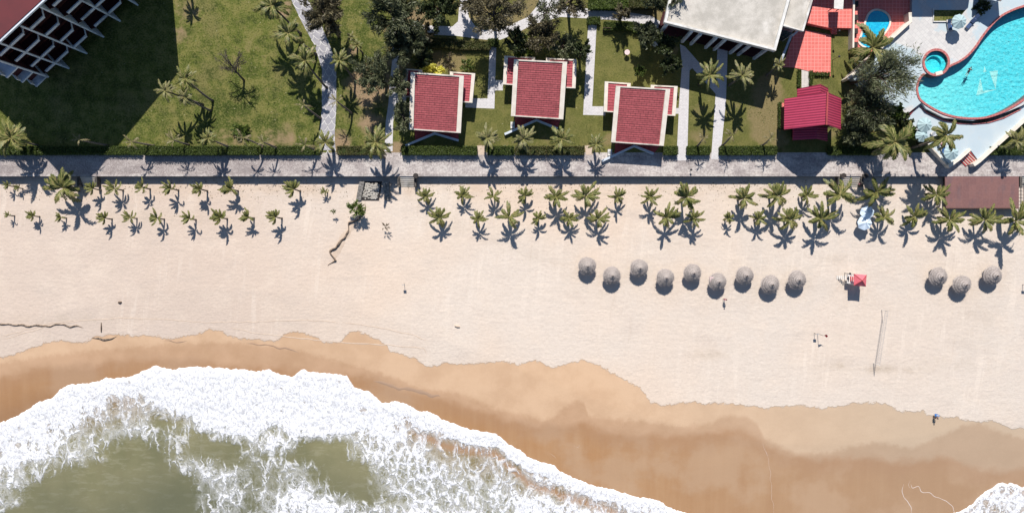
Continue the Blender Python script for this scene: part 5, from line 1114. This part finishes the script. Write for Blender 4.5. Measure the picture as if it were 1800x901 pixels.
# lower terrace
low = [(1590,200),(1620,181),(1628,192),(1661,208),(1711,214),(1762,204),(1795,188),(1812,178),(1870,150),(1870,150),(1800,214),(1722,285),(1705,262),(1672,292),(1640,262)]
sheet('lower_terrace', low, ZL, M['terrace_low'], 1.0)
curb('planter_bed', [(1622,183),(1632,194),(1660,207.5),(1686,212.5),(1711,213.5),(1737,211),(1762,203),(1790,189)], ZL, .75, ZL, ZL+.08, M['stone'])['kind'] = 'structure'
tg = thing('planter_curb', (*A(1711, 215, ZL), ZL), 'curved red kerb below the swimming pool on the lower terrace', 'kerb')
mm = curb(None, [(1617,187),(1630,199),(1659,212),(1686,217),(1711,218),(1738,215.5),(1764,207.5),(1794,192)], ZL, .16, ZL, ZL+.14, None); mm.build('kerb_run', M['coping'], tg)
r = np.random.default_rng(77); pts = [];
for a_, b_ in zip([(1622,184),(1632,195),(1660,209),(1686,214),(1711,215)], [(1632,195),(1660,209),(1686,214),(1711,215),(1738,212)]):
    for k in range(60):
        s = r.random(); x, y = A(a_[0]+(b_[0]-a_[0])*s, a_[1]+(b_[1]-a_[1])*s, ZL+.2); pts.append((x+r.normal(0, .12), y+r.normal(0, .12), ZL+.1+r.random()*.12))
V, Fq = leaf_cloud(np.array(pts), None, .12, 1.6, .8, 5); tag(raw_mesh('planter_greens', V, Fq, M['dark_leaf']), 'dark low plants in the curved bed under the pool rim', 'plants', kind='stuff')
def step_flight(label, c0, c1, c2, c3, z0, z1, n, mat, group='red terrace steps'):
    """top edge c0-c1, bottom edge c3-c2 in survey pixels"""
    a, b, c, d = [Vector(A(*p, (z0+z1)/2)) for p in (c0, c1, c2, c3)]; ctr = (a+b+c+d)/4
    t_ = thing('terrace_steps', (ctr.x, ctr.y, 0), label, 'steps', group)
    for i in range(n):
        u0, u1 = i/n, (i+1)/n; z = z1-(z1-z0)*(i+.6)/n; m = MB(); m.prism([tuple(a.lerp(d, u0)), tuple(b.lerp(c, u0)), tuple(b.lerp(c, u1-.001)), tuple(a.lerp(d, u1-.001))], 0, z); o = m.build('tread', mat, t_)
        if n > 3: m = MB(); m.prism([tuple(a.lerp(d, u0)), tuple(b.lerp(c, u0)), tuple(b.lerp(c, u0+.055)), tuple(a.lerp(d, u0+.055))], z+.003, z+.03); o2 = m.build('nosing', M['cream'], t_); o2.parent = o
step_flight('red striped steps from the lower pool terrace to the promenade', (1707,262), (1722,277), (1700,292), (1685,277), .1, ZL, 7, M['red_step'])
step_flight('narrow red steps joining the upper pool deck to the lower terrace', (1589,199), (1612,176), (1619,181), (1597,207), ZL+.1, ZD, 3, M['red_step'])
def low_wall(label, pts, z0, z1, wdt=.5, mat='cream', name='terrace_wall'):
    c = A(*pts[len(pts)//2], z1); t_ = thing(name, (c[0], c[1], z0), label, 'wall', 'cream walls round the pool terrace'); mm = curb(None, pts, z1, wdt, z0, z1, None); mm.build('wall_run', M[mat], t_)
low_wall('long cream wall along the lower right edge of the pool terrace', [(1712,290),(1722,283),(1806,207),(1860,158)], 0, 1.45, .55)
low_wall('short cream wall left of the red striped steps', [(1668,293),(1688,278),(1706,262)], 0, 1.4, .5)
low_wall('stepped cream wall between the oval pool terrace and the pool deck', [(1600,22),(1600.5,38),(1590,47),(1578,58),(1563,71)], 0, 2.5, .55)
low_wall('worn cream wall from the big palm down to the dark trees', [(1562,72),(1545,88),(1520,112),(1490,139)], 0, 2.3, .45)
low_wall('thin cream edge wall under the trees at the left of the pool deck', [(1545,160),(1588,203),(1625,245),(1668,292)], 0, 1.15, .25)
sheet('grass_bed', [(1641,18),(1697,18),(1682,37),(1641,37)], ZD+.05, M['lawn'])
tg = thing('planter_curb', (*A(1660, 38, ZD), ZD), 'white L-shaped kerb of the grass bed by the upper aqua parasol', 'kerb'); mm = curb(None, [(1640,16),(1640,38.5),(1684,38.5)], ZD, .18, ZD, ZD+.2, None); mm.build('kerb_run', M['white'], tg)

# pavilion hut at the top edge
t_ = thing('pool_hut', (*A(1740, -10, 3), ZD), 'small grey roofed hut at the top edge above the large pool', 'hut')
hz = 5.0; q = [(x-.26, y+3.45) for x, y in PT([(1708,30),(1738,49),(1757,32),(1755,5),(1712,-8)], ZD)]; cxh = sum(p[0] for p in q)/5; cyh = sum(p[1] for p in q)/5
m = MB(); m.prism(q, hz-.15, hz); 
for i in range(5): m.add([(q[i][0], q[i][1], hz+.004), (q[(i+1) % 5][0], q[(i+1) % 5][1], hz+.004), (cxh, cyh, hz+.8)], [(0, 1, 2)])
m.build('roof', mottled('grey_shingle', (.25, .22, .2), (.17, .15, .14), 3, .9, .5), t_)
for p in q[1:4]:
    m = MB(); x, y = p[0]+(cxh-p[0])*.1, p[1]+(cyh-p[1])*.1; m.bar((x, y, ZD), (x, y, hz-.15), .16); m.build('post', M['bluewhite'], t_)

# parasols
def parasol(px, py, Rpx, z0, h, mat, label, group, n=10, seed=0, crumple=0.0):
    x, y = A(px, py, z0+h*.9); r = random.Random(seed); Rm = Rpx/10.; t_ = thing('parasol', (x, y, z0), label, 'parasol', group); m = MB()
    m.tube([(x, y, z0), (x, y, z0+h-.02)], .035, 8); m.build('pole', M['steel'], t_); m = MB(); m.cone((x, y), .32, .28, z0, z0+.12, 14); m.build('base', M['stone'], t_)
    V = [(x, y, z0+h)]; Fs = []
    for k in range(n):
        a = 2*math.pi*k/n+seed*.3; V.append((x+Rm*math.cos(a), y+Rm*math.sin(a), z0+h-.55+crumple*r.uniform(-.2, .2)))
        a2 = a+math.pi/n; V.append((x+Rm*.93*math.cos(a2), y+Rm*.93*math.sin(a2), z0+h-.63+crumple*r.uniform(-.2, .2)))
    N_ = 2*n
    for k in range(N_): Fs.append((0, 1+k, 1+(k+1) % N_))
    m = MB(); m.add(V, Fs); V2 = [(v[0], v[1], v[2]-.14) for v in V[1:]]; base = m.add(V2, [])
    for k in range(N_): m.f.append((1+k, base+k, base+(k+1) % N_, 1+(k+1) % N_))
    m.build('canopy', M[mat], t_); m = MB(); m.ball((x, y, z0+h+.04), .07, 8, 5); m.build('finial', M['steel'], t_)
    for k in range(n):
        pass
    return t_
parasol(1688, 37, 12.5, ZD, 2.7, 'canvas_aqua', 'aqua parasol on the upper pool deck beside the grass bed', 'aqua pool parasols', 10, 1)
parasol(1627, 219, 13, ZL, 2.6, 'canvas_aqua', 'aqua parasol at the bend of the lower terrace by the bushes', 'aqua pool parasols', 10, 2)
parasol(1674, 268, 13, ZL, 2.6, 'canvas_aqua', 'aqua parasol lowest on the lower terrace left of the striped steps', 'aqua pool parasols', 10, 3)
parasol(1622, 238, 11, ZL, 2.3, 'canvas_aqua', 'aqua parasol half under the bushes, second of the lower three', 'aqua pool parasols', 10, 4)
parasol(1521.5, 391.5, 13, Zb, 2.3, 'canvas_blue', 'crumpled pale blue beach umbrella, the lower of two touching', 'pale blue beach umbrellas', 8, 5, 1.0)
parasol(1526, 373, 12, Zb, 2.5, 'canvas_blue', 'crumpled pale blue beach umbrella, the upper of two under a palm', 'pale blue beach umbrellas', 8, 6, 1.0)

def lounger(px, py, ang, z0, mat, label, group):
    x, y = A(px, py, z0+.4); t_ = thing('sun_lounger', (x, y, z0), label, 'lounger', group, R(ang))
    def b(name, x0, x1, y0, y1, za, zb, mt):
        m = MB(); m.box(x0, x1, y0, y1, za, zb); o = m.build(name, M[mt]); o.parent = t_; return o
    b('frame', -.32, .32, -.95, .95, .24, .32, 'white'); b('mattress', -.29, .29, -.92, .28, .323, .42, mat)
    m = MB(); m.slab([(-.29, .30, .42), (.29, .30, .42), (.29, .90, .80), (-.29, .90, .80)], .09); o = m.build('backrest', M[mat]); o.parent = t_
    for sx in (-.28, .22):
        for sy in (-.85, .78): b('leg', sx, sx+.06, sy, sy+.06, 0, .24, 'white')
for i_, (x, y, a_, z, mt, lb) in enumerate([(1669,44,10,ZD,'lounger','navy sun lounger left of the upper aqua parasol'),(1706,42,-40,ZD,'lounger','navy sun lounger right of the upper aqua parasol, the nearer'),(1713,34,-40,ZD,'lounger','navy sun lounger right of the upper aqua parasol, the farther'),
    (1644,240,35,ZL,'cloth_white','white sun lounger between the lower aqua parasols'),(1652,247,35,ZL,'cloth_blue','blue sun lounger between the lower aqua parasols'),(1656,258,35,ZL,'cloth_white','white sun lounger left of the lowest aqua parasol'),(1661,268,30,ZL,'cloth_blue','blue sun lounger nearest the left wall by the striped steps')]):
    lounger(x, y, a_, z, mt, lb, 'loungers on the pool terraces')

# ------------------------------------------------------------------ thatched umbrellas
def thatch_mesh(seed):
    r = np.random.default_rng(seed); n = 40; V = []; Fs = []; rings_ = []
    prof = [(1.46, 1.62), (1.50, 1.70), (1.22, 1.98), (1.20, 2.05), (.90, 2.32), (.88, 2.39), (.55, 2.64), (.53, 2.71), (.22, 2.93), (.12, 3.05), (.05, 3.12)]
    for i, (rad, z) in enumerate(prof):
        for k in range(n):
            a = 2*math.pi*k/n; j = rad*(1+.05*(r.random()-.5) + .03*math.sin(3*a+seed)); V.append((j*math.cos(a), j*math.sin(a), z-.06*r.random()*(rad > .3)))
    for i in range(len(prof)-1):
        for k in range(n): Fs.append((i*n+k, i*n+(k+1) % n, (i+1)*n+(k+1) % n, (i+1)*n+k))
    Fs.append(tuple((len(prof)-1)*n+k for k in range(n))); Fs.append(tuple(range(n))[::-1])
    # loose straw tips at the eave
    for k in range(420):
        a = r.random()*2*math.pi; rr_ = r.choice([1.5, 1.22, .9]); z = {1.5: 1.66, 1.22: 2.0, .9: 2.34}[rr_]; L = r.uniform(.08, .30); w_ = .03; b = len(V)
        c_, s_ = math.cos(a), math.sin(a); V += [(rr_*.95*c_-s_*w_, rr_*.95*s_+c_*w_, z+.05), (rr_*.95*c_+s_*w_, rr_*.95*s_-c_*w_, z+.05), ((rr_+L)*c_, (rr_+L)*s_, z-.06)]; Fs.append((b, b+1, b+2))
    me = bpy.data.meshes.new('thatch_roof'); me.from_pydata(V, [], Fs); me.materials.append(M['thatch']); return me
TH = [thatch_mesh(i) for i in range(3)]
TU = [(1032.5,467.5),(1076,484),(1124,471),(1170,488),(1218,479.5),(1262,495),(1310,484),(1355,499.5),(1402,491.5),(1651,486),(1693,500),(1747,484)]
TULB = [f'thatched beach umbrella, {ORD[i]} from the left in the row of nine' for i in range(9)]
TULB[5] = 'thatched beach umbrella with a pale pink towel hanging on it'
TULB += ['thatched beach umbrella on the left of the right-hand three','thatched beach umbrella lowest of the right-hand three','thatched beach umbrella at the right of the right-hand three']
pole_me = None
for i_, (x, y) in enumerate(TU):
    cx, cy = A(x, y, Zb+1.9); t_ = thing('thatched_umbrella', (cx, cy, Zb), TULB[i_], 'beach umbrella', 'thatched beach umbrellas'); s = 1.0 if i_ < 7 else 1.04
    o = bpy.data.objects.new('thatch_roof', TH[i_ % 3]); COL.objects.link(o); o.parent = t_; o.scale = (s*1.02, s*1.02, .95); o.rotation_euler = (0, 0, i_*1.3)
    m = MB(); m.tube([(cx, cy, Zb-.1), (cx, cy, Zb+1.95)], .07, 8); m.build('post', M['bark'], t_)
    m = MB(); m.tube([(cx, cy, Zb+2.9), (cx, cy, Zb+3.28)], [.11, .05], 8); m.build('cap', M['wood_dark'], t_)
x, y = A(1251, 491, .6); t_ = thing('beach_towel', (x, y, .35), 'pale pink towel hung over a thatched umbrella edge', 'towel')
m = MB(); m.add([(x-.28, y-.45, .62), (x+.28, y-.45, .98), (x+.32, y+.45, .98), (x-.25, y+.5, .62), (x-.36, y-.45, .2), (x-.34, y+.45, .22)], [(0, 1, 2, 3), (4, 0, 3, 5)]); m.build('cloth', M['towel'], t_)
# beach chairs beside the right-hand three
for i_, (x, y) in enumerate(((1637,479),(1680,494),(1731,480))):
    cx, cy = A(x, y, Zb+.4); t_ = thing('beach_chair', (cx, cy, Zb), ['dark folding beach chair beside the left one of three thatched umbrellas','dark folding beach chair beside the lowest of three thatched umbrellas','dark folding beach chair beside the right one of three thatched umbrellas'][i_], 'beach chair', 'folding beach chairs')
    m = MB(); m.slab([(cx-.3, cy-.3, Zb+.4), (cx+.3, cy-.3, Zb+.4), (cx+.3, cy+.25, Zb+.36), (cx-.3, cy+.25, Zb+.36)], .05); m.build('seat', M['cloth_dark'], t_)
    m = MB(); m.slab([(cx-.3, cy+.26, Zb+.38), (cx+.3, cy+.26, Zb+.38), (cx+.3, cy+.6, Zb+1.0), (cx-.3, cy+.6, Zb+1.0)], .05); m.build('backrest', M['wood_dark'], t_)
    for sx in (-.27, .27):
        m = MB(); m.bar((cx+sx, cy-.28, Zb), (cx+sx, cy+.3, Zb+.38), .04); m.bar((cx+sx, cy+.3, Zb), (cx+sx, cy-.28, Zb+.38), .04); m.build('leg', M['steel'], t_)

# ------------------------------------------------------------------ lifeguard stand
t_ = thing('lifeguard_stand', (*A(1505, 492, Zb+1), Zb), 'lifeguard stand with red pyramid roof and white deck on the sand', 'lifeguard stand')
hz = Zb+2.75; qs = [A3(p[0], p[1], hz) for p in ((1501,481),(1523.5,483),(1522,503.5),(1501,501.5))]; ap = (sum(p[0] for p in qs)/4, sum(p[1] for p in qs)/4, hz+.85)
M['guard_red'] = mottled('guard_roof_red', (.72, .16, .19), (.64, .13, .16), 2, .6, .2)
m = MB(); b = m.add(qs+[ap]+[(p[0], p[1], p[2]-.1) for p in qs], [(3, 2, 4), (2, 1, 4), (1, 0, 4), (0, 3, 4), (5, 6, 7, 8), (0, 1, 6, 5), (1, 2, 7, 6), (2, 3, 8, 7), (3, 0, 5, 8)]); m.build('roof', M['guard_red'], t_)
for i in range(4):
    m = MB(); m.bar(lerp3(qs[i], ap, .02), ap, .09, .09); m.build('hip_cap', M['red_step'], t_)
cx, cy = ap[0], ap[1]
for p in qs:
    m = MB(); x, y = p[0]+(cx-p[0])*.16, p[1]+(cy-p[1])*.16; m.bar((x, y, Zb-.1), (x, y, hz-.05), .1); m.build('post', M['white'], t_)
dk = [A3(p[0], p[1], Zb+1.25) for p in ((1489,482),(1517,483),(1516,499),(1489,497.5))]; m = MB(); m.slab([dk[3], dk[2], dk[1], dk[0]], .1); m.build('deck', M['white'], t_)
for p in (dk[0], dk[3]):
    m = MB(); m.bar((p[0]+.1, p[1], Zb-.1), (p[0]+.1, p[1], Zb+1.15), .1); m.build('post', M['white'], t_)
m = MB(); x0 = dk[0][0]
for k in range(5): m.bar((x0-.2-.25*k, dk[0][1]-.25, Zb+1.05-.25*k), (x0-.2-.25*k, dk[0][1]-.9, Zb+1.05-.25*k), .2, .05)
m.build('ladder', M['white'], t_)
for px, mt, lb in ((1491.5,'cloth_dark','small dark lifebuoy rack on the lifeguard deck'),(1495.5,'cloth_red','red rescue tube standing on the lifeguard deck'),(1499,'cloth_red','second rescue tube on the lifeguard deck next to the roof')):
    x, y = A(px, 490, Zb+1.4); tt = thing('rescue_tube', (x, y, Zb+1.25), lb, 'rescue gear', 'gear on the lifeguard deck'); m = MB(); m.tube([(x, y+.45, Zb+1.34), (x+.03, y, Zb+1.38), (x, y-.45, Zb+1.34)], [.07, .09, .06], 8); m.build('float', M[mt], tt)
def pole_item(name, px, py, h, label, cat, top, group=None):
    x, y = A(px, py, Zb); t_ = thing(name, (x, y, Zb), label, cat, group); m = MB(); m.tube([(x, y, Zb-.1), (x, y, Zb+h)], [.045, .035], 8); m.build('pole', M['metal_dark'] if top != 'net' else M['white'], t_); return t_, x, y
tt, x, y = pole_item('speaker_pole', 1484.5, 479.5, 2.0, 'thin pole with a black ball left of the lifeguard stand', 'pole', 'ball'); m = MB(); m.ball((x, y, Zb+2.15), .2, 12, 8); m.build('ball', M['metal_dark'], tt)
tt, x, y = pole_item('flag_pole', 1437, 586, 2.4, 'flagpole with a small red flag on the open sand', 'flagpole', 'flag'); m = MB(); m.add([(x+.03, y, Zb+2.4), (x+.6, y+.18, Zb+2.3), (x+.95, y-.1, Zb+2.2), (x+.9, y-.45, Zb+1.75), (x+.5, y-.1, Zb+1.8), (x+.03, y-.05, Zb+1.9)], [(0, 1, 4, 5), (1, 2, 3, 4)]); m.build('flag', M['cloth_red'], tt)
for px, py, lb in ((1431,585,'small sign board on a post beside the red flag'),(711,499,'small sign board on a post alone on the left sand'),(1797,500,'small sign board on a post at the right edge of the beach')):
    tt, x, y = pole_item('sign_post', px, py, 1.1, lb, 'sign', 'sign', 'small beach signs'); m = MB(); m.box(x-.26, x+.26, y-.03, y+.03, Zb+1.12, Zb+1.62); m.build('board', M['steel'], tt)
# volleyball net
na, nb = A(1549.8, 544.3, Zb), A(1535.3, 637.5, Zb); t_ = thing('volleyball_net', ((na[0]+nb[0])/2, (na[1]+nb[1])/2, Zb), 'volleyball net strung between two posts on the sand', 'volleyball net')
for p in (na, nb): m = MB(); m.tube([(p[0], p[1], Zb-.1), (p[0], p[1], Zb+2.3)], .05, 8); m.build('post', M['white'], t_)
m = MB()
for z in np.linspace(1.35, 2.25, 4): m.bar((na[0], na[1], Zb+z), (nb[0], nb[1], Zb+z), .012 if 1.35 < z < 2.25 else .035)
for k in range(24): s = k/23; m.bar((na[0]+(nb[0]-na[0])*s, na[1]+(nb[1]-na[1])*s, Zb+1.35), (na[0]+(nb[0]-na[0])*s, na[1]+(nb[1]-na[1])*s, Zb+2.25), .012)
m.build('net', M['steel'], t_)
# round garden tables
for px, py, lb in ((1102.5,92,'pale round garden table on the sunny lawn above the right cottage'),(1152,78,'pale round garden table in tree shade left of the hall')):
    x, y = A(px, py, .9); t_ = thing('garden_table', (x, y, 0), lb, 'table', 'round garden tables'); m = MB(); m.cone((x, y), .46, .46, .85, .92, 20); m.build('table_top', M['towel' if px < 1120 else 'white'], t_); m = MB(); m.tube([(x, y, 0), (x, y, .85)], [.12, .06], 8); m.build('stem', M['steel'], t_)
x, y = A(1067, 52, .8); t_ = thing('garden_bench', (x, y, 0), 'dark garden bench and backrest beside the garden path', 'bench')
for nm, q, z0, z1 in (('seat', (-.7, .7, -.25, .25), .4, .47), ('backrest', (-.7, .7, .2, .28), .473, .95)): m = MB(); m.box(x+q[0], x+q[1], y+q[2], y+q[3], z0, z1); m.build(nm, M['wood_dark'], t_)
for sx in (-.6, .52): m = MB(); m.box(x+sx, x+sx+.08, y-.22, y+.18, 0, .397); m.build('leg', M['wood_dark'], t_)
# beach debris
for px, py, L, a_, lb in ((177,575,1.7,88,'straight driftwood stick lying on the sand at the left'),(211,531,.6,10,'short dark log on the pale sand at the left'),(804,573,.9,-15,'small pale heap of driftwood on the middle sand')):
    x, y = A(px, py, Zb); m = MB(); c, s = math.cos(R(a_))*L/2, math.sin(R(a_))*L/2; z = beach_z(np.array([x]), np.array([y]))[0]; t_ = thing('driftwood', (x, y, z), lb, 'driftwood', 'pieces of driftwood'); m.tube([(x-c, y-s, z+.06), (x+.03, y, z+.11), (x+c, y+s, z+.07)], [.07 if L > 1 else .16, .1 if L > 1 else .2, .05 if L > 1 else .12], 8); m.build('log', M['bark'] if px < 500 else M['sand_ridge'], t_)

# ------------------------------------------------------------------ people
def person(px, py, z0, pose, top, label, bottom='cloth_dark', rz=0.0, hold=None, skin_only=False):
    x, y = A(px, py, z0+.9 if pose == 'stand' else z0+.3); t_ = thing('person', (x, y, z0), label, 'person', None, rz)
    if pose in ('stand', 'walk'):
        st = .18 if pose == 'walk' else .0
        J = {'pel': (0, 0, .95), 'ch': (0, .02, 1.30), 'nk': (0, .02, 1.48), 'hd': (0, .03, 1.60), 'hd2': (0, .03, 1.72), 'sl': (-.19, .0, 1.42), 'sr': (.19, 0, 1.42), 'el': (-.26, -.04, 1.14), 'er': (.27, .05, 1.15), 'hl': (-.27, .06, .90), 'hr': (.34, .22, 1.02),
             'hipl': (-.10, 0, .90), 'hipr': (.10, 0, .90), 'kl': (-.11, .05+st, .50), 'kr': (.11, .04-st*.3, .50), 'al': (-.11, st*1.2, .09), 'ar': (.11, -st*1.6, .12), 'tl': (-.12, .17+st*1.2, .04), 'tr': (.12, .14-st*1.6, .04)}
    else:
        J = {'pel': (0, 0, .14), 'ch': (0, .36, .16), 'nk': (0, .54, .18), 'hd': (0, .64, .20), 'hd2': (0, .76, .20), 'sl': (-.19, .48, .16), 'sr': (.19, .48, .16), 'el': (-.36, .30, .10), 'er': (.40, .36, .10), 'hl': (-.36, .06, .08), 'hr': (.46, .62, .1),
             'hipl': (-.10, -.04, .13), 'hipr': (.10, -.04, .13), 'kl': (-.14, -.45, .18), 'kr': (.13, -.46, .14), 'al': (-.15, -.86, .08), 'ar': (.15, -.88, .08), 'tl': (-.18, -.90, .19), 'tr': (.18, -.92, .19)}
    E = [('pel', 'ch'), ('ch', 'nk'), ('nk', 'hd'), ('hd', 'hd2'), ('ch', 'sl'), ('ch', 'sr'), ('sl', 'el'), ('sr', 'er'), ('el', 'hl'), ('er', 'hr'), ('pel', 'hipl'), ('pel', 'hipr'), ('hipl', 'kl'), ('hipr', 'kr'), ('kl', 'al'), ('kr', 'ar'), ('al', 'tl'), ('ar', 'tr')]
    Rd = {'pel': .125, 'ch': .135, 'nk': .055, 'hd': .095, 'hd2': .085, 'sl': .065, 'sr': .065, 'el': .042, 'er': .042, 'hl': .035, 'hr': .035, 'hipl': .09, 'hipr': .09, 'kl': .058, 'kr': .058, 'al': .04, 'ar': .04, 'tl': .035, 'tr': .035}
    def skin(keys, edges, k, name, mat, root):
        me = bpy.data.meshes.new(name); ks = list(keys); me.from_pydata([J[q] for q in ks], [(ks.index(a), ks.index(b)) for a, b in edges], [])
        o = bpy.data.objects.new(name, me); COL.objects.link(o); md = o.modifiers.new('s', 'SKIN'); 
        for i, q in enumerate(ks):
            v = me.skin_vertices[0].data[i]; v.radius = (Rd[q]*k, Rd[q]*k*.85); v.use_root = (q == root)
        sb = o.modifiers.new('u', 'SUBSURF'); sb.levels = 1; sb.render_levels = 1
        bpy.context.view_layer.update(); dg = bpy.context.evaluated_depsgraph_get(); m2 = bpy.data.meshes.new_from_object(o.evaluated_get(dg)); bpy.data.objects.remove(o)
        m2.name = name; m2.materials.clear(); m2.materials.append(M[mat]); p = bpy.data.objects.new(name, m2); COL.objects.link(p); p.parent = t_; return p
    skin(J.keys(), E, 1.0, 'body', 'skin', 'pel')
    skin(['pel', 'ch', 'sl', 'sr', 'el', 'er'], [('pel', 'ch'), ('ch', 'sl'), ('ch', 'sr'), ('sl', 'el'), ('sr', 'er')], 1.22, 'shirt', top, 'pel')
    skin(['pel', 'hipl', 'hipr', 'kl', 'kr'], [('pel', 'hipl'), ('pel', 'hipr'), ('hipl', 'kl'), ('hipr', 'kr')], 1.25, 'trousers', bottom, 'pel')
    m = MB(); h = J['hd2']; m.ball((h[0], h[1]-.01, h[2]+(.02 if pose != 'lie' else 0)), .118, 10, 7, 1.0); o = m.build('hair', M['hair']); o.parent = t_
    return t_, x, y
person(1640.5, 732, -1.55, 'walk', 'cloth_dark', 'person in dark clothes walking at the damp sand edge carrying a blue board'); 
x, y = A(1647, 729.5, -.6); t_ = thing('bodyboard', (x, y, -.75), 'blue and white board held by the person on the damp sand', 'board'); m = MB()
m.slab([(x-.45, y+.1, -.62), (x-.2, y-.22, -.68), (x+.4, y-.28, -.70), (x+.55, y-.05, -.66), (x+.2, y+.2, -.60), (x-.3, y+.32, -.58)], .06); m.build('panel', M['cloth_blue'], t_); m = MB(); m.slab([(x-.1, y-.1, -.56), (x+.3, y-.1, -.56), (x+.3, y+.05, -.55), (x-.1, y+.05, -.55)], .02); m.build('stripe', M['cloth_white'], t_)
person(1274.5, 526, Zb, 'stand', 'cloth_pink', 'person in a pink top standing on the sand below the thatched umbrella row')
person(1512, 324, Zb, 'stand', 'cloth_dark', 'person in dark clothes at the foot of the widest beach steps', 'cloth_pink')
person(1672, 46, ZD+.1, 'lie', 'cloth_white', 'person lying by the upper aqua parasol', 'cloth_blue', R(15)); person(1656, 252, ZL+.45, 'lie', 'cloth_white', 'person in white lying on a lounger between the lower parasols', 'cloth_pink', R(35))
person(1704, 125, ZD-.22, 'lie', 'cloth_dark', 'swimmer in dark swimwear floating in the large pool', 'cloth_dark', R(-30))
